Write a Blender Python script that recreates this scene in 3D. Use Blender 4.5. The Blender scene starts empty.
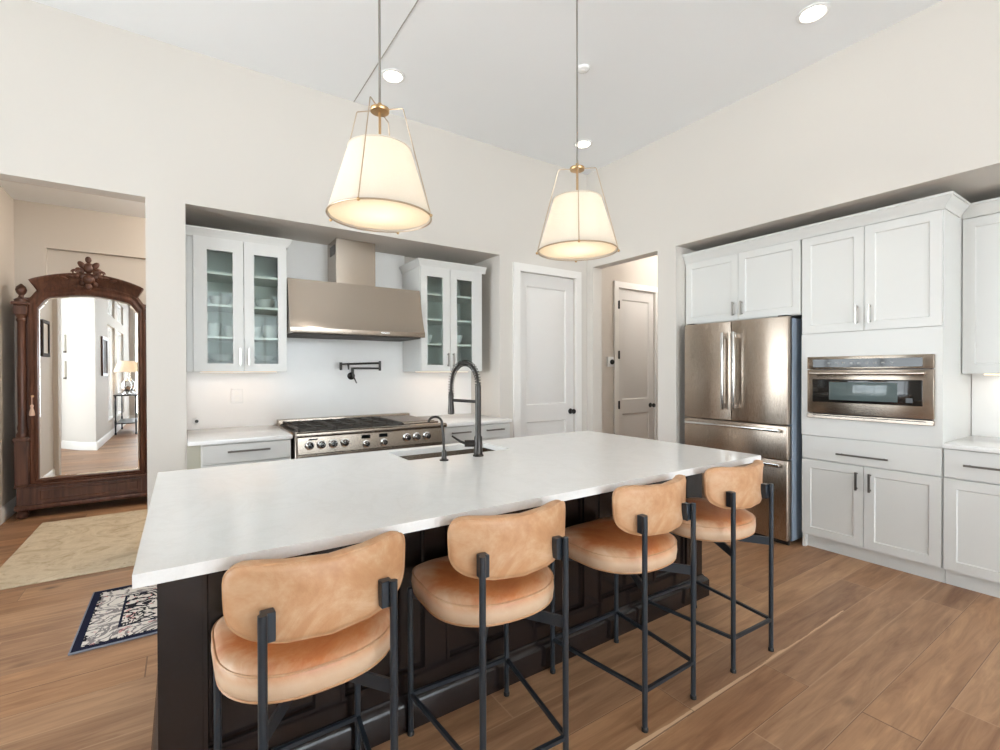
import bpy, bmesh, math, random
from mathutils import Vector, Matrix
random.seed(7)
PI = math.pi
S = bpy.context.scene
COL = S.collection

# ------------------------------------------------------------------ camera, sky, exposure
CAM_H = 1.379
cd = bpy.data.cameras.new('camera'); cam = bpy.data.objects.new('camera', cd); COL.objects.link(cam)
cd.sensor_width = 36.0; cd.lens = 473.36 / 1000 * 36.0; cd.clip_start = 0.02
_a, _b, _r = math.radians(33.802), math.radians(-0.368), math.radians(-0.155)
_F = Vector((math.sin(_a)*math.cos(_b), math.cos(_a)*math.cos(_b), math.sin(_b)))
_R = Vector((math.cos(_a), -math.sin(_a), 0)); _U = _R.cross(_F)
_R2 = _R*math.cos(_r) + _U*math.sin(_r); _U2 = _U*math.cos(_r) - _R*math.sin(_r)
cam.matrix_world = Matrix(((_R2.x, _U2.x, -_F.x, 0), (_R2.y, _U2.y, -_F.y, 0), (_R2.z, _U2.z, -_F.z, CAM_H), (0, 0, 0, 1)))
S.camera = cam

S.view_settings.view_transform = 'Standard'
S.view_settings.look = 'None'
S.view_settings.gamma = 1.0
S.view_settings.use_curve_mapping = False
S.view_settings.exposure = 0.0

SKY_STRENGTH = 10.9; SKY = (0.74, 0.78, 0.83, 1); LOWER_FILL = (0.88, 0.915, 0.95, 1)
w = bpy.data.worlds.new('sky'); S.world = w; w.use_nodes = True
bgn = w.node_tree.nodes['Background']
bgn.inputs[1].default_value = SKY_STRENGTH
# pale sky above the horizon, brighter lower half added to lift the ceiling
_t = w.node_tree; _c = _t.nodes.new('ShaderNodeTexCoord'); _s = _t.nodes.new('ShaderNodeSeparateXYZ'); _rp = _t.nodes.new('ShaderNodeValToRGB')
_m = _t.nodes.new('ShaderNodeMath'); _m.operation = 'MULTIPLY_ADD'; _m.inputs[1].default_value = 0.5; _m.inputs[2].default_value = 0.5
_t.links.new(_c.outputs['Generated'], _s.inputs[0]); _t.links.new(_s.outputs[2], _m.inputs[0]); _t.links.new(_m.outputs[0], _rp.inputs[0])
_e = _rp.color_ramp.elements
_e[0].position = 0.485; _e[0].color = LOWER_FILL; _e[1].position = 0.515; _e[1].color = SKY
_t.links.new(_rp.outputs[0], bgn.inputs[0])

def add_light(name, kind, loc, energy, color=(1, 1, 1), rot=None, **kw):
    l = bpy.data.lights.new(name, kind); l.energy = energy; l.color = color
    for k, v in kw.items(): setattr(l, k, v)
    o = bpy.data.objects.new(name, l); COL.objects.link(o); o.location = loc
    if rot: o.rotation_euler = rot
    return o
def portal(name, loc, rot, sx, sy):
    o = add_light(name, 'AREA', loc, 1.0, rot=rot, shape='RECTANGLE', size=sx, size_y=sy)
    o.data.cycles.is_portal = True
    return o
# daylight enters through the glazing of the open room behind the camera (portals only guide the sampling of the sky)
portal('rear_glazing_portal', (1.25, -4.97, 1.78), (PI/2, 0, PI), 4.9, 3.26)
portal('side_window_portal', (-1.32, -1.9, 1.75), (0, -PI/2, 0), 2.8, 3.4)
portal('left_room_portal', (-3.37, 3.1, 1.65), (0, -PI/2, 0), 3.1, 4.8)
WARM = (1.0, 0.78, 0.55); NEUTRAL = (1.0, 0.93, 0.84)

# ------------------------------------------------------------------ materials
def srgb(r, g, b):
    f = lambda c: (c/255/12.92) if c/255 <= 0.04045 else ((c/255+0.055)/1.055)**2.4
    return (f(r), f(g), f(b), 1)
class NT:
    def __init__(s, name):
        s.m = bpy.data.materials.new(name); s.m.use_nodes = True
        s.t = s.m.node_tree; s.n = s.t.nodes; s.l = s.t.links
        s.b = s.n['Principled BSDF']; s.out = s.n['Material Output']
    def node(s, typ, **kw):
        n = s.n.new(typ)
        for k, v in kw.items(): setattr(n, k, v)
        return n
    def link(s, a, b): s.l.new(a, b)
    def val(s, sock, v):
        if hasattr(v, 'is_linked') or isinstance(v, bpy.types.NodeSocket): s.link(v, sock)
        else: sock.default_value = v
    def math(s, op, a, b=None, c=None):
        n = s.node('ShaderNodeMath', operation=op)
        for i, v in enumerate((a, b, c)):
            if v is not None: s.val(n.inputs[i], v)
        return n.outputs[0]
    def mix(s, fac, a, b, mode='MIX'):
        n = s.node('ShaderNodeMix', data_type='RGBA', blend_type=mode)
        s.val(n.inputs[0], fac); s.val(n.inputs[6], a); s.val(n.inputs[7], b)
        return n.outputs[2]
    def ramp(s, fac, stops):
        n = s.node('ShaderNodeValToRGB'); e = n.color_ramp.elements
        while len(e) < len(stops): e.new(0.5)
        for x, (p, c) in zip(e, stops): x.position = p; x.color = c
        s.link(fac, n.inputs[0]); return n.outputs[0]
    def noise(s, vec, scale, detail=3, rough=0.5, dist=0.0):
        n = s.node('ShaderNodeTexNoise'); n.inputs['Scale'].default_value = scale
        n.inputs['Detail'].default_value = detail; n.inputs['Roughness'].default_value = rough
        n.inputs['Distortion'].default_value = dist
        if vec is not None: s.link(vec, n.inputs['Vector'])
        return n.outputs['Fac']
    def coord(s, scale=(1, 1, 1), kind='Object', loc=(0, 0, 0)):
        c = s.node('ShaderNodeTexCoord'); m = s.node('ShaderNodeMapping')
        m.inputs['Scale'].default_value = scale; m.inputs['Location'].default_value = loc
        s.link(c.outputs[kind], m.inputs[0]); return m.outputs[0]
    def bump(s, h, strength=0.2, dist=0.01):
        n = s.node('ShaderNodeBump'); n.inputs['Strength'].default_value = strength; n.inputs['Distance'].default_value = dist
        s.link(h, n.inputs['Height']); s.link(n.outputs[0], s.b.inputs['Normal'])
    def set(s, color=None, rough=None, metal=None, spec=None, coat=None, ior=None):
        if color is not None: s.val(s.b.inputs['Base Color'], color)
        if rough is not None: s.val(s.b.inputs['Roughness'], rough)
        if metal is not None: s.val(s.b.inputs['Metallic'], metal)
        if spec is not None: s.val(s.b.inputs['Specular IOR Level'], spec)
        if coat is not None: s.b.inputs['Coat Weight'].default_value = coat; s.b.inputs['Coat Roughness'].default_value = 0.1
        return s.m

def paint(name, rgb, rough=0.5, amp=0.03, scale=60):
    t = NT(name); v = t.coord()
    n = t.noise(v, 1.3, 2)
    c = srgb(*rgb); d = tuple(x*(1-amp) for x in c[:3]) + (1,)
    t.set(t.mix(n, d, c), rough)
    t.bump(t.noise(v, scale, 2), 0.04, 0.004)
    return t.m
def metal(name, rgb, rough=0.3, brushed=None, amp=0.06):
    t = NT(name); v = t.coord(brushed or (1, 1, 1))
    n = t.noise(v, 40 if brushed else 6, 3)
    c = srgb(*rgb); d = tuple(x*(1-amp*2) for x in c[:3]) + (1,)
    t.set(t.mix(n, d, c), t.math('MULTIPLY_ADD', n, 0.12, rough-0.06), 1.0)
    if brushed:
        t.bump(n, 0.02, 0.001)
        tg = t.node('ShaderNodeTangent', direction_type='RADIAL', axis='Z'); t.link(tg.outputs[0], t.b.inputs['Tangent'])
        t.b.inputs['Anisotropic'].default_value = 0.8; t.b.inputs['Anisotropic Rotation'].default_value = 0.25
    return t.m
def plain(name, rgb, rough=0.5, met=0.0, amp=0.05, scale=8):
    t = NT(name); n = t.noise(t.coord(), scale, 2)
    c = srgb(*rgb); d = tuple(x*(1-amp) for x in c[:3]) + (1,)
    t.set(t.mix(n, d, c), rough, met); return t.m
def emit(name, rgb, strength, base=(255, 255, 255)):
    t = NT(name); t.set(srgb(*base), 0.5)
    t.b.inputs['Emission Color'].default_value = srgb(*rgb); t.b.inputs['Emission Strength'].default_value = strength
    return t.m
def glass(name, tint=(0.92, 0.96, 0.95), gloss=1.0, rough=0.02):
    t = NT(name); t.n.remove(t.b)
    tr = t.node('ShaderNodeBsdfTransparent'); tr.inputs[0].default_value = tint + (1,)
    gl = t.node('ShaderNodeBsdfGlossy'); gl.inputs['Roughness'].default_value = rough
    gl.inputs[0].default_value = (1, 1, 1, 1)
    fr = t.node('ShaderNodeFresnel'); fr.inputs[0].default_value = 1.5
    mx = t.node('ShaderNodeMixShader'); t.link(t.math('MULTIPLY', fr.outputs[0], gloss), mx.inputs[0])
    t.link(tr.outputs[0], mx.inputs[1]); t.link(gl.outputs[0], mx.inputs[2]); t.link(mx.outputs[0], t.out.inputs[0])
    return t.m

M = {}
M['wall'] = paint('wall_paint', (211, 205, 197), 0.7)
M['hallwall'] = paint('hall_wall_paint', (206, 197, 186), 0.7)
M['ceiling'] = paint('ceiling_paint', (240, 242, 243), 0.8)
M['cab'] = paint('cabinet_white_lacquer', (214, 213, 209), 0.38, 0.015)
M['door'] = paint('door_white_paint', (222, 219, 215), 0.45, 0.015)
M['trim'] = paint('trim_white_paint', (232, 229, 224), 0.45, 0.015)
M['steel'] = metal('brushed_stainless_steel', (178, 166, 153), 0.25, (0.5, 0.5, 60), 0.03)
M['fridge'] = metal('smoky_stainless_steel', (186, 172, 158), 0.28, (60, 60, 0.5), 0.03)
M['chrome'] = metal('polished_chrome', (232, 231, 229), 0.2)
M['gunmetal'] = metal('dark_gunmetal', (70, 67, 65), 0.33)
M['bronze'] = plain('dark_pull_metal', (122, 116, 110), 0.35, 0.8)
M['nickel'] = metal('satin_nickel', (178, 174, 168), 0.3)
M['black'] = plain('black_enamel', (28, 27, 27), 0.3)
M['iron'] = plain('cast_iron', (62, 56, 50), 0.6)
M['blackglass'] = plain('black_glass', (30, 28, 26), 0.06)
M['fridgeside'] = plain('slate_grey_painted_steel', (138, 150, 164), 0.45, 0.0)
M['stoolmetal'] = plain('charcoal_powder_coat', (64, 71, 79), 0.3, 0.6)
M['brass'] = metal('aged_brass', (206, 172, 128), 0.3)
M['pewter'] = metal('champagne_bronze_wire', (206, 186, 162), 0.35)
M['porcelain'] = plain('white_porcelain', (240, 240, 238), 0.2)
M['shelf'] = plain('shelf_white', (238, 238, 234), 0.4)
M['cabin'] = plain('cabinet_inside_grey', (226, 230, 226), 0.6)
M['glass'] = glass('clear_glass', (0.91, 0.945, 0.93), 0.3)
M['winglass'] = glass('window_glass', (0.95, 0.97, 0.97))
M['ovenwin'] = plain('oven_window_glass', (92, 104, 104), 0.04)
M['mirror'] = NT('mirror_silver').set((0.93, 0.93, 0.92, 1), 0.0, 1.0)
M['led'] = emit('warm_led_strip', (255, 214, 160), 1.5)
M['downlight'] = emit('downlight_lens', (255, 246, 232), 9.0)
M['bulb'] = emit('bulb_glow', (255, 226, 180), 10.0)
M['display'] = plain('dark_display', (16, 18, 20), 0.1)
M['icon'] = plain('touch_icon_print', (150, 150, 148), 0.4)
M['tassel'] = plain('pale_pink_tassel_thread', (226, 196, 178), 0.9)
M['sconce'] = plain('sconce_glass', (226, 222, 212), 0.2)

def quartz():
    t = NT('white_quartz'); v = t.coord()
    n1 = t.noise(v, 180, 2); n2 = t.noise(v, 3.0, 5, 0.6, 1.5)
    vein = t.math('SUBTRACT', 1.0, t.math('MULTIPLY', t.math('ABSOLUTE', t.math('SUBTRACT', n2, 0.5)), 18.0))
    vein = t.math('MULTIPLY', t.math('MAXIMUM', vein, 0.0), 0.22)
    base = t.mix(n1, srgb(233, 232, 229), srgb(242, 241, 239))
    t.set(t.mix(vein, base, srgb(222, 220, 216)), 0.16)
    return t.m
M['quartz'] = quartz()
def splash():
    t = NT('white_slab_backsplash'); v = t.coord()
    n2 = t.noise(v, 2.2, 5, 0.6, 1.2)
    t.set(t.mix(n2, srgb(236, 234, 230), srgb(243, 242, 240)), 0.2); return t.m
M['splash'] = splash()
def espresso():
    t = NT('espresso_stained_wood'); v = t.coord((14, 14, 1.2))
    n = t.noise(v, 3, 5, 0.6, 0.4)
    t.set(t.mix(n, srgb(22, 16, 16), srgb(35, 27, 25)), 0.2); t.bump(n, 0.06, 0.002); return t.m
M['espresso'] = espresso()
def walnut():
    t = NT('carved_walnut'); v = t.coord((10, 10, 0.9))
    n = t.noise(v, 2.5, 5, 0.6, 0.8)
    t.set(t.ramp(n, [(0.3, srgb(64, 38, 28)), (0.55, srgb(92, 58, 44)), (0.8, srgb(116, 78, 60))]), 0.38); t.bump(n, 0.08, 0.003); return t.m
M['walnut'] = walnut()
def leather(name, c0, c1, c2, worn=False):
    t = NT(name); v = t.coord()
    n = t.noise(v, 4.5, 6, 0.68, 0.9); n2 = t.noise(v, 18, 5, 0.65, 0.6)
    f = t.math('ADD', t.math('MULTIPLY', n, 0.75), t.math('MULTIPLY', n2, 0.25))
    c = t.ramp(f, [(0.38, srgb(*c0)), (0.5, srgb(*c1)), (0.62, srgb(*c2))])
    if worn:   # the dye has rubbed pale on the sides and rim of the cushion
        sp = t.node('ShaderNodeSeparateXYZ'); t.link(v, sp.inputs[0])
        rx = t.math('DIVIDE', sp.outputs[0], 0.238); ry = t.math('DIVIDE', sp.outputs[1], 0.235)
        rr = t.math('SQRT', t.math('ADD', t.math('MULTIPLY', rx, rx), t.math('MULTIPLY', ry, ry)))
        k = t.math('ADD', rr, t.math('MULTIPLY', t.math('SUBTRACT', n, 0.5), 0.9))
        k = t.math('MAXIMUM', t.math('SUBTRACT', k, 0.72), t.math('MULTIPLY', t.math('SUBTRACT', 0.650, sp.outputs[2]), 13.0))
        k = t.math('MINIMUM', t.math('MAXIMUM', t.math('MULTIPLY', k, 2.0), 0.0), 1.0)
        c = t.mix(t.math('MULTIPLY', k, 0.9), c, t.mix(n, srgb(198, 164, 130), srgb(228, 206, 180)))
    t.set(c, t.math('MULTIPLY_ADD', n2, 0.25, 0.32))
    vo = t.node('ShaderNodeTexVoronoi'); vo.inputs['Scale'].default_value = 320; t.link(v, vo.inputs['Vector'])
    t.bump(vo.outputs['Distance'], 0.10, 0.002); return t.m
M['leather'] = leather('tan_leather_back', (184, 134, 94), (196, 149, 109), (208, 171, 136))
M['seatleather'] = leather('worn_tan_leather_seat', (186, 104, 54), (198, 124, 72), (206, 146, 98), True)
def planks():
    t = NT('oak_plank_floor'); W, L = 0.19, 1.9
    tc = t.node('ShaderNodeTexCoord'); sx = t.node('ShaderNodeSeparateXYZ'); t.link(tc.outputs['Object'], sx.inputs[0])
    x, y = sx.outputs[0], sx.outputs[1]
    yy = t.math('DIVIDE', t.math('ADD', y, 20*W - 0.012), W)
    row = t.math('FLOOR', yy); fy = t.math('FRACT', yy)
    wn = t.node('ShaderNodeTexWhiteNoise', noise_dimensions='1D'); t.link(row, wn.inputs['W'])
    xx = t.math('ADD', t.math('DIVIDE', x, L), t.math('MULTIPLY', wn.outputs['Value'], 7.31))
    pi_ = t.math('FLOOR', xx); fx = t.math('FRACT', xx)
    cv = t.node('ShaderNodeCombineXYZ'); t.link(row, cv.inputs[0]); t.link(pi_, cv.inputs[1])
    wn2 = t.node('ShaderNodeTexWhiteNoise', noise_dimensions='2D'); t.link(cv.outputs[0], wn2.inputs['Vector'])
    rnd = wn2.outputs['Value']
    # grain: stretched noise shifted per plank
    gv = t.node('ShaderNodeCombineXYZ')
    t.link(t.math('ADD', t.math('MULTIPLY', x, 1.0), t.math('MULTIPLY', rnd, 37.0)), gv.inputs[0])
    t.link(t.math('MULTIPLY', y, 9.0), gv.inputs[1]); t.link(t.math('MULTIPLY', rnd, 11.0), gv.inputs[2])
    g = t.noise(gv.outputs[0], 2.3, 6, 0.62, 0.9)
    gf = t.node('ShaderNodeCombineXYZ')
    t.link(t.math('MULTIPLY', x, 2.0), gf.inputs[0]); t.link(t.math('MULTIPLY', y, 60.0), gf.inputs[1]); t.link(rnd, gf.inputs[2])
    gfine = t.noise(gf.outputs[0], 3.0, 4, 0.6, 0.4)
    base = t.ramp(rnd, [(0.0, srgb(142, 103, 76)), (0.25, srgb(170, 128, 97)), (0.45, srgb(192, 140, 98)), (0.6, srgb(208, 163, 123)), (0.75, srgb(154, 116, 90)), (0.9, srgb(188, 146, 112)), (1.0, srgb(174, 124, 84))])
    dark = t.mix(0.58, base, srgb(104, 68, 44)); light = t.mix(0.42, base, srgb(214, 172, 130))
    c = t.mix(t.math('MULTIPLY', t.math('SUBTRACT', g, 0.28), 2.2), dark, light)
    c = t.mix(t.math('MULTIPLY', gfine, 0.3), c, srgb(118, 76, 48))
    cl = t.noise(gv.outputs[0], 0.9, 3, 0.5, 0.6)
    c = t.mix(t.math('MULTIPLY', t.math('MAXIMUM', t.math('SUBTRACT', cl, 0.52), 0.0), 2.2), c, srgb(112, 72, 48))
    # knots
    kv = t.node('ShaderNodeCombineXYZ'); t.link(t.math('MULTIPLY', x, 1.0), kv.inputs[0]); t.link(t.math('MULTIPLY', y, 1.9), kv.inputs[1])
    vo = t.node('ShaderNodeTexVoronoi'); vo.inputs['Scale'].default_value = 1.9; t.link(kv.outputs[0], vo.inputs['Vector'])
    kd = t.math('ADD', vo.outputs['Distance'], t.math('MULTIPLY', t.math('SUBTRACT', gfine, 0.5), 0.06))
    kn = t.math('SUBTRACT', 1.0, t.math('MULTIPLY', kd, 8.0))
    kn = t.math('MULTIPLY', t.math('MAXIMUM', kn, 0.0), 0.9)
    c = t.mix(kn, c, srgb(74, 46, 30))
    # pale sapwood streak along some plank edges
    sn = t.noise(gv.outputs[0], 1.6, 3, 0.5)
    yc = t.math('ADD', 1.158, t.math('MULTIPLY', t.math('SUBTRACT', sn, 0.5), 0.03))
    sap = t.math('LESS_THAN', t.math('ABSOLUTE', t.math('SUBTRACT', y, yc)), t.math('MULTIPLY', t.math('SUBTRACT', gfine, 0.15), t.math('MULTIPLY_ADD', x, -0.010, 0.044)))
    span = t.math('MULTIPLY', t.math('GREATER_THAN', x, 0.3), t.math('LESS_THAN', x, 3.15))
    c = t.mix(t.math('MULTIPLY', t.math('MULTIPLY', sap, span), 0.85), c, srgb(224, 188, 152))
    # joints
    jy = t.math('LESS_THAN', t.math('MINIMUM', fy, t.math('SUBTRACT', 1.0, fy)), 0.015)
    jx = t.math('LESS_THAN', t.math('MINIMUM', fx, t.math('SUBTRACT', 1.0, fx)), 0.0016)
    j = t.math('MAXIMUM', jy, jx)
    jl = t.math('MULTIPLY', j, t.math('MULTIPLY_ADD', g, 0.8, 0.25))
    c = t.mix(jl, c, t.mix(t.math('GREATER_THAN', rnd, 0.55), srgb(84, 58, 42), srgb(188, 152, 120)))
    t.set(c, t.math('MULTIPLY_ADD', gfine, 0.15, 0.36), spec=0.45)
    t.bump(t.math('SUBTRACT', t.math('MULTIPLY', gfine, 0.25), j), 0.12, 0.003)
    return t.m
M['floor'] = planks()
def rug_cream():
    t = NT('cream_wool_rug'); v = t.coord()
    n = t.noise(v, 5, 6, 0.65, 2.0); n2 = t.noise(v, 60, 3)
    c = t.ramp(n, [(0.3, srgb(188, 168, 138)), (0.45, srgb(214, 198, 172)), (0.6, srgb(228, 214, 190)), (0.72, srgb(182, 158, 126))])
    t.set(t.mix(t.math('MULTIPLY', n2, 0.3), c, srgb(180, 160, 126)), 0.95, spec=0.1)
    t.bump(n2, 0.4, 0.006); return t.m
M['rugcream'] = rug_cream()
def rug_navy(x0, x1, y0, y1):
    # runner: navy edge, ivory floral band, black and ivory floral field with pink touches
    t = NT('navy_and_ivory_floral_runner'); tc = t.node('ShaderNodeTexCoord'); sx = t.node('ShaderNodeSeparateXYZ')
    t.link(tc.outputs['Object'], sx.inputs[0]); x, y = sx.outputs[0], sx.outputs[1]
    dx = t.math('MINIMUM', t.math('SUBTRACT', x, x0), t.math('SUBTRACT', x1, x))
    dy = t.math('MINIMUM', t.math('SUBTRACT', y, y0), t.math('SUBTRACT', y1, y))
    d = t.math('MINIMUM', dx, dy)
    v = tc.outputs['Object']
    n = t.noise(v, 6.5, 2, 0.5, 3.0)
    line = t.math('LESS_THAN', t.math('ABSOLUTE', t.math('SUBTRACT', n, 0.5)), 0.055)
    n3 = t.noise(v, 9, 2, 0.5, 2.2)
    blot = t.math('GREATER_THAN', n3, 0.60)
    vine = t.math('MAXIMUM', line, blot)
    pink = t.math('GREATER_THAN', t.noise(v, 17, 2, 0.5, 1.0), 0.64)
    ivory = t.mix(pink, srgb(214, 204, 194), srgb(196, 140, 136))
    navy = srgb(26, 28, 46); blackc = srgb(34, 32, 38)
    field = t.mix(vine, ivory, blackc)
    bandvine = t.math('MULTIPLY', line, 0.75)
    band = t.mix(bandvine, ivory, srgb(92, 84, 88))
    inband = t.math('LESS_THAN', t.math('ABSOLUTE', t.math('SUBTRACT', d, 0.115)), 0.06)
    c = t.mix(inband, field, band)
    lines = t.math('LESS_THAN', t.math('ABSOLUTE', t.math('SUBTRACT', d, 0.18)), 0.006)
    c = t.mix(lines, c, navy)
    c = t.mix(t.math('LESS_THAN', d, 0.042), c, navy)
    c = t.mix(t.math('LESS_THAN', d, 0.008), c, srgb(120, 122, 132))
    t.set(c, 0.95, spec=0.1); t.bump(t.noise(v, 250, 2), 0.3, 0.003); return t.m
def shade_mat(name, k):
    t = NT(name); v = t.coord((1, 1, 1))
    wv = t.noise(v, 220, 2)
    c = t.mix(wv, srgb(232, 225, 214), srgb(240, 234, 224))
    t.n.remove(t.b)
    df = t.node('ShaderNodeBsdfDiffuse'); tl = t.node('ShaderNodeBsdfTranslucent'); mx = t.node('ShaderNodeMixShader')
    mx.inputs[0].default_value = k
    t.link(c, df.inputs[0]); t.link(c, tl.inputs[0]); t.link(df.outputs[0], mx.inputs[1]); t.link(tl.outputs[0], mx.inputs[2])
    t.link(mx.outputs[0], t.out.inputs[0]); return t.m
M['shade'] = shade_mat('white_linen_shade', 0.45)
M['diffuser'] = shade_mat('white_acrylic_diffuser', 0.8)

# ------------------------------------------------------------------ mesh helpers
def B(): return bmesh.new()
def box(bm, x0, x1, y0, y1, z0, z1, bev=0.0, seg=1):
    if x0 > x1: x0, x1 = x1, x0
    if y0 > y1: y0, y1 = y1, y0
    if z0 > z1: z0, z1 = z1, z0
    v = [bm.verts.new(p) for p in ((x0,y0,z0),(x1,y0,z0),(x1,y1,z0),(x0,y1,z0),(x0,y0,z1),(x1,y0,z1),(x1,y1,z1),(x0,y1,z1))]
    fs = [bm.faces.new([v[i] for i in f]) for f in ((0,3,2,1),(4,5,6,7),(0,1,5,4),(1,2,6,5),(2,3,7,6),(3,0,4,7))]
    if bev > 0:
        es = list({e for f in fs for e in f.edges})
        bmesh.ops.bevel(bm, geom=es, offset=bev, segments=seg, profile=0.5, affect='EDGES', clamp_overlap=True)
    return bm
def loft(bm, rings, closed=True, cap0=True, cap1=True):
    R = [[bm.verts.new(p) for p in r] for r in rings]
    n = len(R[0])
    for a, b in zip(R, R[1:]):
        for i in range(n if closed else n-1):
            j = (i+1) % n
            bm.faces.new((a[i], a[j], b[j], b[i]))
    if cap0: bm.faces.new(list(reversed(R[0])))
    if cap1: bm.faces.new(R[-1])
    return bm
def frame_of(d):
    d = d.normalized(); u = Vector((0, 0, 1)) if abs(d.z) < 0.9 else Vector((1, 0, 0))
    a = d.cross(u).normalized(); return a, d.cross(a).normalized()
def tube(bm, pts, r, seg=10, cap=True, square=False):
    pts = [Vector(p) for p in pts]; n = len(pts)
    rs = r if isinstance(r, (list, tuple)) else [r]*n
    d0 = (pts[1]-pts[0]).normalized(); a, b = frame_of(d0); rings = []
    prev = d0
    for i, p in enumerate(pts):
        d = (pts[min(i+1, n-1)] - pts[max(i-1, 0)]).normalized()
        q = prev.rotation_difference(d); a = q @ a; b = q @ b; prev = d
        if square:
            rings.append([p + a*rs[i]*sx + b*rs[i]*sy for sx, sy in ((1, 1), (-1, 1), (-1, -1), (1, -1))])
        else:
            rings.append([p + (a*math.cos(2*PI*k/seg) + b*math.sin(2*PI*k/seg))*rs[i] for k in range(seg)])
    return loft(bm, rings, True, cap, cap)
def lathe(bm, prof, c, seg=24, axis='z', cap0=True, cap1=True):
    c = Vector(c); rings = []
    for r, z in prof:
        ring = []
        for k in range(seg):
            t = 2*PI*k/seg; p = (r*math.cos(t), r*math.sin(t), z)
            if axis == 'x': p = (p[2], p[0], p[1])
            elif axis == 'y': p = (p[1], p[2], p[0])
            ring.append(c + Vector(p))
        rings.append(ring)
    return loft(bm, rings, True, cap0, cap1)
def prism(bm, poly, axis, a0, a1):
    """poly: 2-D outline; axis 'x': (y,z), 'y': (x,z), 'z': (x,y)"""
    def P(p, a): return (a, p[0], p[1]) if axis == 'x' else (p[0], a, p[1]) if axis == 'y' else (p[0], p[1], a)
    return loft(bm, [[P(p, a0) for p in poly], [P(p, a1) for p in poly]])
def ball(bm, c, rx, ry=None, rz=None, seg=14, rot=None):
    ry = ry or rx; rz = rz or rx
    m = Matrix.Translation(c) @ (rot.to_4x4() if rot else Matrix.Identity(4)) @ Matrix.Diagonal((rx, ry, rz, 1))
    bmesh.ops.create_uvsphere(bm, u_segments=seg, v_segments=max(6, seg//2+1), radius=1, matrix=m); return bm
def xf(bm, m): bmesh.ops.transform(bm, matrix=m, verts=bm.verts); return bm

OFF = {}
def obj(name, bm, mat, parent=None, sharp=38):
    bmesh.ops.recalc_face_normals(bm, faces=bm.faces)
    lim = math.radians(sharp)
    for f in bm.faces: f.smooth = True
    for e in bm.edges:
        e.smooth = not (len(e.link_faces) == 2 and e.calc_face_angle(0) > lim)
    off = OFF.get(parent.name, Vector((0, 0, 0))) if parent else Vector((0, 0, 0))
    if off.length > 0: bmesh.ops.translate(bm, vec=-off, verts=bm.verts)
    me = bpy.data.meshes.new(name); bm.to_mesh(me); bm.free()
    if mat: me.materials.append(M[mat] if isinstance(mat, str) else mat)
    o = bpy.data.objects.new(name, me); COL.objects.link(o)
    if parent: o.parent = parent
    OFF[o.name] = off
    return o
def tag(o, label, cat, group=None):
    o['label'] = label; o['category'] = cat
    if group: o['group'] = group
    return o
def thing(name, label, cat, loc=(0, 0, 0), group=None):
    o = bpy.data.objects.new(name, None); COL.objects.link(o); o.location = loc; o.empty_display_size = 0.05
    OFF[o.name] = Vector(loc); return tag(o, label, cat, group)
def struct(name, bm, mat, parent=None):
    o = obj(name, bm, mat, parent)
    if not parent: o['kind'] = 'structure'
    return o
def dup(root, loc, rotz=0.0, label=None, group=None):
    r = root.copy(); COL.objects.link(r); r.location = loc; r.rotation_euler = (0, 0, rotz)
    if label: r['label'] = label
    if group: r['group'] = group
    for ch in list(root.children):
        c = ch.copy(); COL.objects.link(c); c.parent = r
        for g in list(ch.children):
            d = g.copy(); COL.objects.link(d); d.parent = c
    return r

# face-oriented joinery: 'S' faces the camera side (-y): a = x, depth grows +y.  'W' faces -x: a = y, depth grows +x
def fbox(bm, face, a0, a1, z0, z1, d0, d1, bev=0.0, seg=1):
    return box(bm, a0, a1, d0, d1, z0, z1, bev, seg) if face == 'S' else box(bm, d0, d1, a0, a1, z0, z1, bev, seg)
def fpt(face, a, z, d): return (a, d, z) if face == 'S' else (d, a, z)
def panel_slab(bm, face, a0, a1, z0, z1, d, th, insets, stile, depth=0.008, slope=0.006, raised=False):
    """one connected door leaf whose front carries recessed panels; insets = [(a0,a1,z0,z1)]"""
    As = sorted({a0, a1, *[v for i in insets for v in i[:2]]}); Zs = sorted({z0, z1, *[v for i in insets for v in i[2:]]})
    V = {}
    for a in As:
        for z in Zs: V[a, z] = bm.verts.new(fpt(face, a, z, d))
    def quad(vs): return bm.faces.new(vs)
    def inside(ac, zc): return any(i[0] < ac < i[1] and i[2] < zc < i[3] for i in insets)
    for p, q in zip(As, As[1:]):
        for r, s in zip(Zs, Zs[1:]):
            if not inside((p+q)/2, (r+s)/2): quad((V[p, r], V[q, r], V[q, s], V[p, s]))
    for (p, q, r, s) in insets:
        aa = [a for a in As if p <= a <= q]; zz = [z for z in Zs if r <= z <= s]
        loop = [V[a, r] for a in aa] + [V[q, z] for z in zz[1:]] + [V[a, s] for a in reversed(aa[:-1])] + [V[p, z] for z in reversed(zz[1:-1])]
        def ring(ins, dep):
            out = []
            for v in loop:
                co = v.co; a = co.x if face == 'S' else co.y; z = co.z
                a = min(max(a, p+ins), q-ins); z = min(max(z, r+ins), s-ins)
                out.append(bm.verts.new(fpt(face, a, z, d+dep)))
            return out
        steps = [(slope, depth)] if not raised else [(0.012, 0.013), (0.03, 0.013), (0.06, 0.004)]
        prev = loop
        for ins, dep in steps:
            cur = ring(ins, dep)
            for i in range(len(prev)):
                j = (i+1) % len(prev); bm.faces.new((prev[i], prev[j], cur[j], cur[i]))
            prev = cur
        bm.faces.new(prev)
    # sides and back
    outer = [(a, z0) for a in As] + [(a1, z) for z in Zs[1:]] + [(a, z1) for a in reversed(As[:-1])] + [(a0, z) for z in reversed(Zs[1:-1])]
    bk = [bm.verts.new(fpt(face, a, z, d+th)) for a, z in outer]
    for i in range(len(outer)):
        j = (i+1) % len(outer); bm.faces.new((V[outer[i]], V[outer[j]], bk[j], bk[i]))
    bm.faces.new(bk)
    return bm
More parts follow.
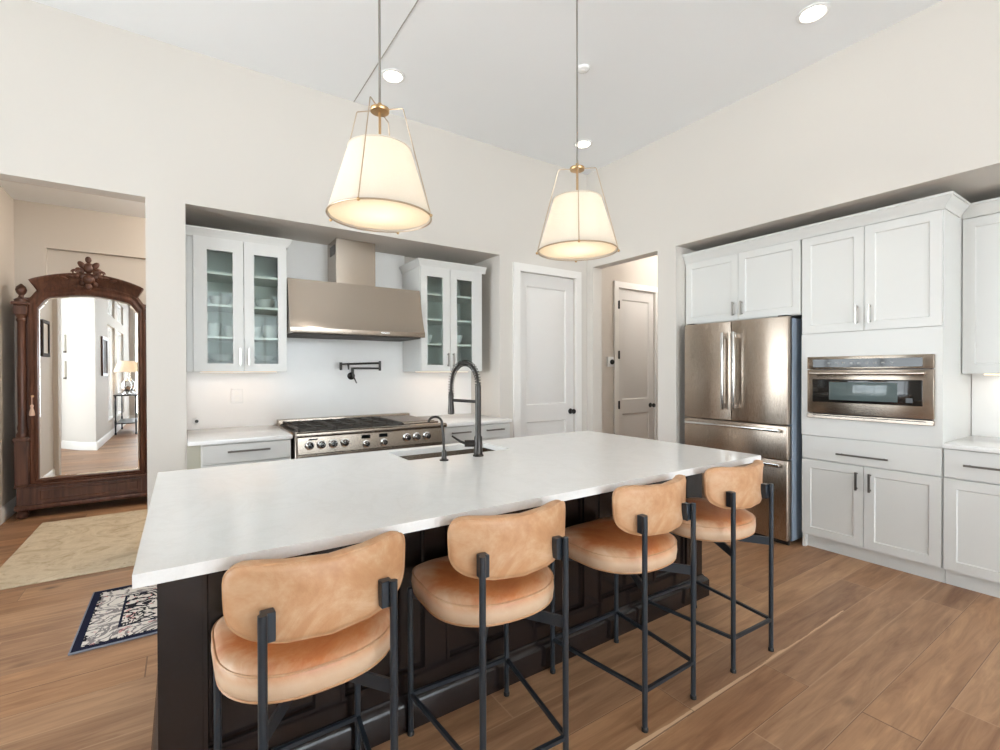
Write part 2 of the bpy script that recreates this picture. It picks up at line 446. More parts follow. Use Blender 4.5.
def shaker(face, a0, a1, z0, z1, d, th=0.02, st=0.06):
    return panel_slab(B(), face, a0, a1, z0, z1, d, th, [(a0+st, a1-st, z0+st, z1-st)], st)
def ring_slab(bm, face, a0, a1, z0, z1, i0, i1, k0, k1, d, th):
    O = [(a0, z0), (a1, z0), (a1, z1), (a0, z1)]; I = [(i0, k0), (i1, k0), (i1, k1), (i0, k1)]
    v = lambda L, dd: [bm.verts.new(fpt(face, a, z, dd)) for a, z in L]
    fo, fi, bo, bi = v(O, d), v(I, d), v(O, d+th), v(I, d+th)
    for i in range(4):
        j = (i+1) % 4
        bm.faces.new((fo[i], fo[j], fi[j], fi[i])); bm.faces.new((bo[i], bi[i], bi[j], bo[j]))
        bm.faces.new((fo[i], bo[i], bo[j], fo[j])); bm.faces.new((fi[i], fi[j], bi[j], bi[i]))
    return bm
def open_box(bm, face, a0, a1, z0, z1, d0, d1, th=0.018):
    """cabinet carcass open to the front: one connected shell"""
    def R(i, d): return [fpt(face, a, z, d) for a, z in ((a0+i, z0+i), (a1-i, z0+i), (a1-i, z1-i), (a0+i, z1-i))]
    return loft(bm, [R(th, d1-th), R(th, d0), R(0, d0), R(0, d1)])
def pull(face, a, z, d, length, vertical, parent, mat='bronze', r=0.006, out=0.03):
    """bar pull with two posts, one connected bent bar"""
    bm = B(); h = length/2
    if vertical: pts = [fpt(face, a, z-h*0.82, d), fpt(face, a, z-h*0.82, d-out)]; pts2 = [fpt(face, a, z+h*0.82, d), fpt(face, a, z+h*0.82, d-out)]; bar = [fpt(face, a, z-h, d-out), fpt(face, a, z+h, d-out)]
    else: pts = [fpt(face, a-h*0.82, z, d), fpt(face, a-h*0.82, z, d-out)]; pts2 = [fpt(face, a+h*0.82, z, d), fpt(face, a+h*0.82, z, d-out)]; bar = [fpt(face, a-h, z, d-out), fpt(face, a+h, z, d-out)]
    tube(bm, pts, r*0.9, 8); tube(bm, pts2, r*0.9, 8); tube(bm, bar, r, 8, square=True)
    return obj('handle', bm, mat, parent)
def crown(bm, face, path, z0, out, h):
    """crown moulding swept along a plan path of (x,y) with mitres; profile grows outwards to the left of travel"""
    prof = [(0.0, 0.0), (0.008, 0.0), (0.012, h*0.18), (out*0.45, h*0.42), (out*0.82, h*0.72), (out*0.86, h*0.80), (out, h*0.82), (out, h), (0.0, h)]
    P = [Vector((x, y)) for x, y in path]; rings = []
    for i, p in enumerate(P):
        d0 = (P[i]-P[i-1]).normalized() if i > 0 else (P[1]-P[0]).normalized()
        d1 = (P[i+1]-P[i]).normalized() if i < len(P)-1 else d0
        n0 = Vector((-d0.y, d0.x)); n1 = Vector((-d1.y, d1.x)); m = (n0+n1)
        m = m/ (m.dot(n0)) if m.length > 1e-6 else n0
        rings.append([(p.x+m.x*o, p.y+m.y*o, z0+z) for o, z in prof])
    return loft(bm, rings)

# ------------------------------------------------------------------ room shell
ZC = 3.665; YW = 4.02; XW = 3.91
bm = B(); box(bm, -5.4, 6.6, -5.2, 7.0, -0.12, 0.0); struct('floor', bm, 'floor')
bm = B(); box(bm, -5.4, 5.0, -5.2, 4.74, ZC, ZC+0.12); struct('ceiling', bm, 'ceiling')
bm = B(); box(bm, -1.55, 1.8, 4.74, 6.8, 3.12, 3.24); box(bm, -1.40, -0.22, 4.16, 4.74, 3.12, 3.24); struct('ceiling_hall', bm, 'ceiling')
bm = B(); box(bm, 4.05, 6.6, 3.0, 4.14, 3.05, 3.17); struct('ceiling_pantry', bm, 'ceiling')
# back wall: header over hall opening, column, cooking niche, pantry door opening
bm = B()
box(bm, -1.40, -0.207, YW, YW+0.14, 2.575, ZC)
box(bm, -0.207, 0.02, YW, 4.74, 0, ZC)
box(bm, 0.02, 2.69, YW, 4.74, 2.575, ZC)
box(bm, 0.02, 2.69, 4.62, 4.74, 0, 2.575)
box(bm, 2.69, 2.81, YW, 4.74, 0, ZC)
box(bm, 2.81, 2.935, YW, YW+0.14, 0, ZC)
box(bm, 2.935, 3.726, YW, YW+0.14, 2.44, ZC)
box(bm, 3.726, XW+0.14, YW, YW+0.14, 0, ZC)
struct('wall_back', bm, 'wall')
# right wall: pantry hall opening (3.03..3.92), tall-cabinet niche (y < 2.82)
bm = B()
box(bm, XW, XW+0.14, 3.92, YW, 0, ZC)
box(bm, XW, XW+0.14, 3.03, 3.92, 2.575, ZC)
box(bm, XW, 4.84, 2.82, 3.03, 0, ZC)
box(bm, XW, 4.84, -1.5, 2.82, 2.575, ZC)
box(bm, 4.72, 4.84, -1.5, 2.82, 0, 2.575)
box(bm, XW, 4.84, -1.62, -1.5, 0, ZC)
box(bm, XW, XW+0.14, -5.0, -1.62, 0, ZC)
struct('wall_right', bm, 'wall')
# hall with the armoire (recessed art niche in its back wall)
bm = B()
box(bm, -1.55, -1.165, 6.65, 6.77, 0, 3.12); box(bm, -1.165, 1.8, 6.65, 6.77, 2.67, 3.12)
box(bm, -1.165, 1.8, 6.71, 6.77, 0, 2.67)
struct('wall_hall_back', bm, 'hallwall')
bm = B(); box(bm, -1.52, -1.40, YW, 6.65, 0, ZC); box(bm, -1.40, -1.35, YW, YW+0.14, 0, 2.575); struct('wall_hall_left', bm, 'hallwall')
bm = B(); box(bm, 1.68, 1.8, 4.74, 6.65, 0, 3.12); struct('wall_hall_right', bm, 'hallwall')
# small pantry hall
bm = B(); box(bm, 4.05, 4.56, 4.14, 4.26, 0, 3.05); box(bm, 4.56, 5.28, 4.14, 4.26, 2.44, 3.05); box(bm, 5.28, 6.6, 4.14, 4.26, 0, 3.05)
struct('wall_pantry_back', bm, 'hallwall')
bm = B(); box(bm, 6.48, 6.6, 3.03, 4.14, 0, 3.05); struct('wall_pantry_right', bm, 'hallwall')
bm = B(); box(bm, 4.84, 6.6, 2.91, 3.03, 0, 3.05); struct('wall_pantry_front', bm, 'hallwall')
# left side: window wall with angled pier, open passage, room beyond
bm = B()
WIN = [(-0.25, -1.55), (-2.0, -3.4)]
ys = [1.0, -0.25, -1.55, -2.0, -3.4, -5.0]
box(bm, -1.45, -1.30, -0.25, 1.0, 0, ZC); box(bm, -1.45, -1.30, -2.0, -1.55, 0, ZC); box(bm, -1.45, -1.30, -5.0, -3.4, 0, ZC)
for y1, y0 in WIN:
    box(bm, -1.45, -1.30, y0, y1, 0, 0.35); box(bm, -1.45, -1.30, y0, y1, 2.4, 2.62); box(bm, -1.45, -1.30, y0, y1, 3.1, ZC)
prism(bm, [(-1.30, 1.0), (-1.30, 1.42), (-1.53, 1.25), (-1.85, 0.78), (-1.85, 0.3), (-1.45, 0.3), (-1.45, 1.0)], 'z', 0, ZC)
struct('wall_left', bm, 'wall')
bm = B(); box(bm, -3.4, -1.85, 0.3, 0.42, 0, ZC); struct('wall_den_front', bm, 'wall')
bm = B(); box(bm, -3.4, -1.52, 5.7, 5.82, 0, ZC); struct('wall_den_back', bm, 'wall')
bm = B(); box(bm, -3.52, -3.4, 0.3, 0.7, 0, ZC); box(bm, -3.52, -3.4, 5.5, 5.82, 0, ZC); box(bm, -3.52, -3.4, 0.7, 5.5, 3.2, ZC); box(bm, -3.52, -3.4, 0.7, 5.5, 0, 0.1)
struct('wall_den_left', bm, 'wall')
bm = B(); box(bm, -1.45, -1.2, -5.12, -5.0, 0, ZC); box(bm, 3.7, 4.05, -5.12, -5.0, 0, ZC); box(bm, -1.2, 3.7, -5.12, -5.0, 3.4, ZC); box(bm, -1.2, 3.7, -5.12, -5.0, 0, 0.15)
struct('wall_rear', bm, 'wall')
bm = B(); box(bm, -3.52, -1.52, 4.74, 5.82, ZC, ZC+0.12); struct('ceiling_den', bm, 'ceiling')

def window(name, face_axis, a0, a1, z0, z1, d, nm, nz=1):
    fr = B(); W = 0.05
    def bx(p, q, r, s, bm): 
        if face_axis == 'x': box(bm, d-0.03, d+0.03, p, q, r, s)
        else: box(bm, p, q, d-0.03, d+0.03, r, s)
    bx(a0, a1, z0, z0+W, fr); bx(a0, a1, z1-W, z1, fr)
    for i in range(nm+1):
        c = a0 + (a1-a0)*i/nm; c = min(max(c, a0+W/2), a1-W/2); bx(c-W/2, c+W/2, z0+W, z1-W, fr)
    o = struct(name, fr, 'trim')
    g = B()
    if face_axis == 'x': box(g, d-0.004, d+0.004, a0+0.01, a1-0.01, z0+0.01, z1-0.01)
    else: box(g, a0+0.01, a1-0.01, d-0.004, d+0.004, z0+0.01, z1-0.01)
    struct('pane', g, 'winglass', o)
    return o
window('window_1', 'x', -1.55, -0.25, 0.35, 2.4, -1.375, 2); window('window_2', 'x', -3.4, -2.0, 0.35, 2.4, -1.375, 2)
window('window_3', 'x', -1.55, -0.25, 2.62, 3.1, -1.375, 2); window('window_4', 'x', -3.4, -2.0, 2.62, 3.1, -1.375, 2)
window('window_5', 'x', 0.7, 5.5, 0.1, 3.2, -3.46, 5); window('window_6', 'y', -1.2, 3.7, 0.15, 3.4, -5.06, 5)  # unseen den and rear glazing, enlarged to let in more light

# baseboards
def bboard(name, pts):
    bm = B(); prof = [(0, 0), (0.016, 0), (0.016, 0.12), (0.010, 0.135), (0.004, 0.145), (0, 0.145)]
    P = [Vector(p) for p in pts]; rings = []
    for i, p in enumerate(P):
        d0 = (P[i]-P[i-1]).normalized() if i > 0 else (P[1]-P[0]).normalized()
        d1 = (P[i+1]-P[i]).normalized() if i < len(P)-1 else d0
        n0 = Vector((-d0.y, d0.x)); n1 = Vector((-d1.y, d1.x)); m = n0+n1; m = m/m.dot(n0)
        rings.append([(p.x+m.x*o, p.y+m.y*o, z) for o, z in prof])
    loft(bm, rings); return struct(name, bm, 'trim')
bboard('baseboard_hall_back', [(1.68, 6.71), (-1.165, 6.71), (-1.165, 6.65), (-1.40, 6.65)])
bboard('baseboard_hall_left', [(-1.40, 6.63), (-1.40, YW+0.14)])
bboard('baseboard_left', [(-1.85, 0.45), (-1.85, 0.78), (-1.53, 1.25), (-1.30, 1.42), (-1.30, -4.98)])
bboard('baseboard_column', [(0.02, YW), (-0.207, YW), (-0.207, 4.74)])
bboard('baseboard_rear', [(-1.28, -5.0), (3.9, -5.0)])
bboard('baseboard_right', [(XW, 2.83), (XW, 3.03)][::-1])
bboard('baseboard_pantry', [(4.47, 4.14), (4.06, 4.14)])
bm = B(); box(bm, 1.209, 1.215, -1.5, YW, ZC-0.004, ZC+0.001); struct('trim_1', bm, plain('ceiling_joint_bead', (170, 166, 158), 0.6))

# doors
def casing(bm, x0, x1, zt, y, w):
    """flat door casing as one inverted U"""
    pts = [(x0-w, 0), (x0-w, zt+w), (x1+w, zt+w), (x1+w, 0), (x1, 0), (x1, zt), (x0, zt), (x0, 0)]
    return prism(bm, pts, 'y', y-0.022, y)
def door(name, x0, x1, zt, y, ycas, stile, cw, knob_x, knob_z, hinges=None, cwr=None):
    bm = panel_slab(B(), 'S', x0+0.006, x1-0.006, 0.01, zt-0.006, y, 0.04,
                    [(x0+stile, x1-stile, 0.20, 0.84), (x0+stile, x1-stile, 1.02, zt-0.14)], 0, raised=True)
    d = struct(name, bm, 'door')
    struct('casing', casing(B(), x0, x1, zt, ycas, cw), 'trim', d)
    k = B(); lathe(k, [(0.031, 0), (0.031, -0.006), (0.026, -0.010), (0.010, -0.013), (0.010, -0.04), (0.024, -0.046), (0.029, -0.058), (0.025, -0.068), (0.010, -0.072)], (knob_x, y, knob_z), 20, 'y')
    struct('door_knob', k, 'black', d)
    for hz in hinges or ():
        h = B(); box(h, x0-0.016, x0+0.014, ycas-0.026, ycas-0.018, hz-0.05, hz+0.05, 0.002); tube(h, [(x0, ycas-0.03, hz-0.052), (x0, ycas-0.03, hz+0.052)], 0.007, 8)
        struct('hinge', h, 'black', d)
    return d
door('door_1', 2.935, 3.726, 2.44, 4.045, YW, 0.115, 0.08, 3.672, 0.93)
door('door_2', 4.56, 5.28, 2.44, 4.155, 4.14, 0.10, 0.075, 5.205, 0.93, (2.22, 1.59, 0.96))

t = thing('thermostat', 'small white wall control with dark round dial beside the pantry hall door', 'thermostat', (4.42, 4.14, 1.505))
bm = B(); box(bm, 4.365, 4.475, 4.124, 4.14, 1.44, 1.565, 0.006, 2); obj('plate', bm, 'porcelain', t)
bm = B(); lathe(bm, [(0.032, 0), (0.032, -0.014), (0.027, -0.02)], (4.438, 4.124, 1.50), 20, 'y'); obj('dial', bm, 'black', t)

# ------------------------------------------------------------------ ceiling lights
def downlight(x, y, z, label):
    t = thing('recessed_ceiling_light', label, 'ceiling light', (x, y, z), 'recessed ceiling lights')
    bm = B(); lathe(bm, [(0.092, 0.0), (0.092, -0.006), (0.074, -0.009), (0.068, -0.002), (0.068, 0.0)], (x, y, z), 32); obj('trim_ring', bm, 'porcelain', t)
    bm = B(); lathe(bm, [(0.066, -0.001), (0.066, -0.004), (0.05, -0.006)], (x, y, z), 28); obj('lens', bm, 'downlight', t)
    add_light('ceiling_spot', 'SPOT', (x, y, z-0.02), 16, (1.0, 0.97, 0.93), spot_size=math.radians(72), spot_blend=0.5, shadow_soft_size=0.06)
downlight(3.355, 1.408, ZC, 'recessed ceiling light nearest the top right, over the wall oven side')
downlight(1.359, 3.503, ZC, 'recessed ceiling light beside the left pendant rod, over the range side')
downlight(3.349, 3.494, ZC, 'recessed ceiling light beside the right pendant rod, nearest the room corner')
t = thing('smoke_detector', 'small white round smoke detector on the ceiling beside the right pendant rod', 'smoke detector', (2.515, 2.622, ZC))
bm = B(); lathe(bm, [(0.05, 0), (0.05, -0.008), (0.044, -0.016), (0.03, -0.02)], (2.515, 2.622, ZC), 28); obj('housing', bm, 'porcelain', t)
bm = B(); lathe(bm, [(0.022, -0.02), (0.022, -0.024), (0.012, -0.026)], (2.515, 2.622, ZC), 20); obj('sensor_cap', bm, 'porcelain', t)
add_light('hall_fill_light', 'POINT', (0.7, 5.6, 2.9), 60, NEUTRAL, shadow_soft_size=0.12)  # unseen fill light added to brighten the hall
add_light('pantry_ceiling_lamp', 'POINT', (5.3, 3.5, 2.85), 22, (1.0, 0.95, 0.9), shadow_soft_size=0.1)

# ------------------------------------------------------------------ pendants
def pendant():
    t = thing('pendant_light', '', 'pendant light', (0, 0, 0), 'pendant lights over the island')
    R0, R1, Z0, Z1, ZH = 0.226, 0.136, 0.0, 0.297, 0.474; ZR = ZC-2.0725
    bm = B(); tube(bm, [(0, 0, ZH), (0, 0, ZR-0.02)], 0.0055, 10); obj('rod', bm, 'nickel', t)
    bm = B(); lathe(bm, [(0.062, ZR), (0.062, ZR-0.018), (0.02, ZR-0.024)], (0, 0, 0), 28); obj('ceiling_canopy', bm, 'nickel', t)
    bm = B(); lathe(bm, [(0.010, ZH-0.012), (0.040, ZH-0.009), (0.042, ZH-0.005), (0.042, ZH+0.005), (0.012, ZH+0.009), (0.008, ZH+0.03)], (0, 0, 0), 28); obj('hub', bm, 'brass', t)
    # shade wall with thickness
    bm = B(); lathe(bm, [(R0, Z0), (R1, Z1), (R1-0.004, Z1), (R0-0.004, Z0), (R0, Z0)], (0, 0, 0), 56, cap0=False, cap1=False)
    bmesh.ops.remove_doubles(bm, verts=bm.verts, dist=1e-5); sh = obj('shade', bm, 'shade', t)
    for nm, r, z in (('bottom_ring', R0, Z0), ('top_ring', R1, Z1)):
        bm = B(); n = 56; rings = []
        for k in range(n):
            a = 2*PI*k/n; c = Vector((r*math.cos(a), r*math.sin(a), z)); e = Vector((math.cos(a), math.sin(a), 0))
            rings.append([c + e*(0.004*math.cos(q)) + Vector((0, 0, 0.004*math.sin(q))) for q in [2*PI*i/8 for i in range(8)]])
        rings.append(rings[0]); loft(bm, rings, True, False, False); bmesh.ops.remove_doubles(bm, verts=bm.verts, dist=1e-6); obj(nm, bm, 'pewter' if nm == 'bottom_ring' else 'shade', sh)
    bm = B(); lathe(bm, [(R0-0.006, 0.012), (R0-0.006, 0.008), (0.02, 0.004), (0.004, 0.004)], (0, 0, 0), 48); obj('diffuser', bm, 'diffuser', t)
    for k in range(4):
        a = math.radians(49 + 90*k); c, s = math.cos(a), math.sin(a)
        bm = B(); tube(bm, [(c*0.035, s*0.035, ZH), (c*0.104, s*0.104, ZH), (c*0.108, s*0.108, ZH-0.004), (c*(R0+0.007), s*(R0+0.007), -0.004)], 0.0026, 8)
        obj('frame_rod', bm, 'pewter', t)
        bm = B(); ball(bm, (c*(R0+0.007), s*(R0+0.007), -0.004), 0.0075, seg=10); obj('finial', bm, 'brass', t)
    bm = B(); tube(bm, [(0, 0, ZH-0.01), (0, 0, 0.27), (0, 0, 0.268), (0, 0, 0.235)], [0.006, 0.006, 0.015, 0.015], 12); obj('lamp_socket', bm, 'brass', t)
    bm = B(); lathe(bm, [(0.010, 0.24), (0.02, 0.22), (0.032, 0.185), (0.028, 0.155), (0.012, 0.14)], (0, 0, 0), 18); obj('bulb', bm, 'bulb', t)
    return t
p1 = pendant(); p1.location = (0.735, 2.055, 2.0725); 
p1['label'] = 'left of the two pendants, tapered white shade in thin wire frame above the island'
p2 = dup(p1, (1.891, 2.02, 2.0725), 0, 'right pendant with white tapered shade, hanging nearer the refrigerator')
for x, y in ((0.735, 2.055), (1.891, 2.02)):
    add_light('pendant_bulb', 'POINT', (x, y, 2.225), 4.4, (1.0, 0.97, 0.93), shadow_soft_size=0.045)

# ------------------------------------------------------------------ island
IX0, IX1, IY0, IY1 = -0.10, 2.652, 1.37, 2.72
BX0, BX1, BY0, BY1 = -0.068, 2.655, 1.73, 2.69
t = thing('kitchen_island', 'long espresso brown kitchen island base with framed panels behind the stools', 'kitchen island', (1.27, 2.2, 0))
bm = B()
# body with a hollow under the sink: outer shell
box(bm, BX0+0.02, BX1-0.02, BY0+0.02, 2.30, 0.0, 0.883); box(bm, BX0+0.02, 0.93, 2.30, BY1-0.02, 0.0, 0.883); box(bm, 1.69, BX1-0.02, 2.30, BY1-0.02, 0.0, 0.883); box(bm, 0.93, 1.69, 2.30, BY1-0.02, 0, 0.62)
obj('body', bm, 'espresso', t)
cut = [BX0, 0.32, 0.80, 1.28, 1.76, 2.24, BX1]
spans = [(0.40, 0.84), (0.90, 1.215), (1.335, 1.67), (1.79, 2.12), (2.22, 2.50)]
ins = [(a, b, 0.20, 0.80) for a, b in [(0.05, 0.385), (0.47, 0.80), (0.895, 1.21), (1.34, 1.665), (1.77, 2.10), (2.20, 2.50)]]
def moulded(face, a0, a1, z0, z1, d, th, insets):
    return panel_slab(B(), face, a0, a1, z0, z1, d, th, insets, 0, depth=0.016, slope=0.012)
obj('seating_side_panel', moulded('S', BX0, BX1, 0.0, 0.883, BY0, 0.02, ins), 'espresso', t)
bm = moulded('W', BY0+0.02, BY1-0.02, 0.0, 0.883, BX0, 0.02, [(1.80, 2.15, 0.2, 0.8), (2.25, 2.60, 0.2, 0.8)]); obj('end_panel', bm, 'espresso', t)
bm = B(); box(bm, BX1-0.02, BX1, BY0+0.02, BY1-0.02, 0, 0.883, 0.002); obj('end_panel', bm, 'espresso', t)
bm = B(); box(bm, BX0, BX1, BY1-0.02, BY1, 0.1, 0.883, 0.002); obj('aisle_side_panel', bm, 'espresso', t)
# bead mouldings around each panel
for i, (a, b, z0, z1) in enumerate(ins):
    bm = ring_slab(B(), 'S', a-0.004, b+0.004, z0-0.004, z1+0.004, a+0.008, b-0.008, z0+0.008, z1-0.008, BY0-0.006, 0.012); obj('panel_moulding', bm, 'espresso', t)
# plinth moulding
bm = B(); prof = [(0, 0), (0.030, 0), (0.030, 0.095), (0.022, 0.108), (0.010, 0.118), (0.004, 0.128), (0, 0.128)]
path = [(BX0, BY1), (BX0, BY0), (BX1, BY0), (BX1, BY1)]
P = [Vector(p) for p in path]; rings = []
for i, p in enumerate(P):
    d0 = (P[i]-P[i-1]).normalized() if i > 0 else (P[1]-P[0]).normalized(); d1 = (P[i+1]-P[i]).normalized() if i < 3 else d0
    n0 = Vector((d0.y, -d0.x)); n1 = Vector((d1.y, -d1.x)); m = n0+n1; m = m/m.dot(n0)
    rings.append([(p.x+m.x*o, p.y+m.y*o, z) for o, z in prof])
loft(bm, rings); obj('plinth', bm, 'espresso', t)

# countertop with sink cut-out
SX0, SX1, SY0, SY1 = 0.985, 1.638, 2.335, 2.645
bm = B(); xs = [IX0, SX0, SX1, IX1]; ys = [IY0, SY0, SY1, IY1]; zt, zb = 0.915, 0.883
Vt = {(i, j): bm.verts.new((xs[i], ys[j], zt)) for i in range(4) for j in range(4)}
Vb = {(i, j): bm.verts.new((xs[i], ys[j], zb)) for i in range(4) for j in range(4)}
for i in range(3):
    for j in range(3):
        if (i, j) != (1, 1):
            bm.faces.new((Vt[i, j], Vt[i+1, j], Vt[i+1, j+1], Vt[i, j+1])); bm.faces.new((Vb[i, j], Vb[i, j+1], Vb[i+1, j+1], Vb[i+1, j]))
def wallf(a, b): bm.faces.new((Vt[a], Vt[b], Vb[b], Vb[a]))
for i in range(3): wallf((i, 0), (i+1, 0)); wallf((i, 3), (i+1, 3)); wallf((0, i), (0, i+1)); wallf((3, i), (3, i+1))
wallf((1, 1), (2, 1)); wallf((1, 2), (2, 2)); wallf((1, 1), (1, 2)); wallf((2, 1), (2, 2))
es = [e for e in bm.edges if len(e.link_faces) == 2 and e.calc_face_angle(0) > 0.5]
bmesh.ops.bevel(bm, geom=es, offset=0.003, segments=2, profile=0.5, affect='EDGES')
tag(obj('island_countertop', bm, 'quartz'), 'long white quartz countertop on the dark island, with a sink cut-out', 'countertop')

t = thing('undermount_sink', 'rectangular stainless steel sink set below the island countertop', 'sink', (1.31, 2.49, 0.67))
bm = B(); R = lambda i, z: [(SX0+i, SY0+i, z), (SX1-i, SY0+i, z), (SX1-i, SY1-i, z), (SX0+i, SY1-i, z)]
loft(bm, [R(0.012, 0.66), R(0.002, 0.68), R(-0.004, 0.882), R(-0.012, 0.882), R(-0.010, 0.67), R(0.006, 0.645)]); obj('basin', bm, 'steel', t)
bm = B(); lathe(bm, [(0.05, 0.662), (0.05, 0.666), (0.03, 0.664)], (1.31, 2.49, 0), 24); obj('drain', bm, 'gunmetal', t)

# faucet
t = thing('kitchen_faucet', 'tall dark spring-coil pull-down faucet rising behind the island sink edge', 'faucet', (1.353, 2.239, 0.915))
fx, fy = 1.353, 2.239; hx, hy = 1.302, 2.46
bm = B(); lathe(bm, [(0.030, 0.915), (0.030, 0.922), (0.024, 0.927), (0.022, 1.02), (0.0165, 1.03), (0.0165, 1.30), (0.013, 1.315)], (fx, fy, 0), 20); obj('body', bm, 'gunmetal', t)
arc = []
for k in range(33):
    s = PI*k/32; arc.append(Vector((fx + (hx-fx)*(1-math.cos(s))/2, fy + (hy-fy)*(1-math.cos(s))/2, 1.305 + 0.135*math.sin(s)**0.85 - 0.02*k/32)))
hose = arc + [Vector((hx, hy, 1.25)), Vector((hx, hy, 1.21))]
bm = B(); tube(bm, hose, 0.0075, 10); obj('hose', bm, 'gunmetal', t)
# spring coil
bm = B(); turns = 30; pts = []; n = turns*10; path = hose
L = [0]
for p, q in zip(path, path[1:]): L.append(L[-1] + (q-p).length)
def along(s):
    for i in range(len(L)-1):
        if L[i+1] >= s or i == len(L)-2:
            f = (s-L[i])/(L[i+1]-L[i]); d = (path[i+1]-path[i]).normalized(); return path[i].lerp(path[i+1], f), d
side = Vector((hx-fx, hy-fy, 0)).cross(Vector((0, 0, 1))).normalized()
for k in range(n+1):
    p, d = along(L[-1]*0.97*k/n); nn = d.cross(side).normalized(); a = 2*PI*k/10
    pts.append(p + side*0.0165*math.cos(a) + nn*0.0165*math.sin(a))
tube(bm, pts, 0.0024, 5); obj('spring', bm, 'gunmetal', t)
bm = B(); lathe(bm, [(0.010, 1.262), (0.0145, 1.25), (0.0155, 1.20), (0.019, 1.15), (0.019, 1.135), (0.014, 1.132)], (hx, hy, 0), 18); obj('spray_head', bm, 'gunmetal', t)
bm = B(); tube(bm, [(fx, fy, 1.215), (hx+(fx-hx)*0.09, hy+(fy-hy)*0.09, 1.215)], 0.009, 10); obj('dock_arm', bm, 'gunmetal', t)
bm = B(); dv = Vector((-0.82, 0.5, 0)).normalized()
tube(bm, [Vector((fx, fy, 0.985)), Vector((fx, fy, 0.985))+dv*0.075], 0.019, 14); obj('valve', bm, 'gunmetal', t)
bm = B(); e0 = Vector((fx, fy, 0.985))+dv*0.07; tube(bm, [e0, e0+dv*0.03+Vector((0, 0, 0.012)), e0+dv*0.075+Vector((0, 0, 0.042))], [0.008, 0.0065, 0.005], 10); obj('lever', bm, 'gunmetal', t)

t = thing('filtered_water_tap', 'slim dark curved drinking water tap left of the tall coil faucet', 'tap', (1.136, 2.227, 0.915))
bm = B(); lathe(bm, [(0.024, 0.915), (0.024, 0.921), (0.014, 0.926), (0.012, 0.965), (0.008, 0.972)], (1.136, 2.227, 0), 18); obj('base', bm, 'gunmetal', t)
pts = [Vector((1.136, 2.227, 0.96)), Vector((1.134, 2.229, 1.03)), Vector((1.128, 2.233, 1.10))]
for k in range(9):
    s = PI*k/8*0.95; pts.append(Vector((1.128-0.03*(1-math.cos(s)), 2.233+0.02*(1-math.cos(s)), 1.11+0.035*math.sin(s))))
bm = B(); tube(bm, pts, 0.0065, 10); obj('spout', bm, 'gunmetal', t)

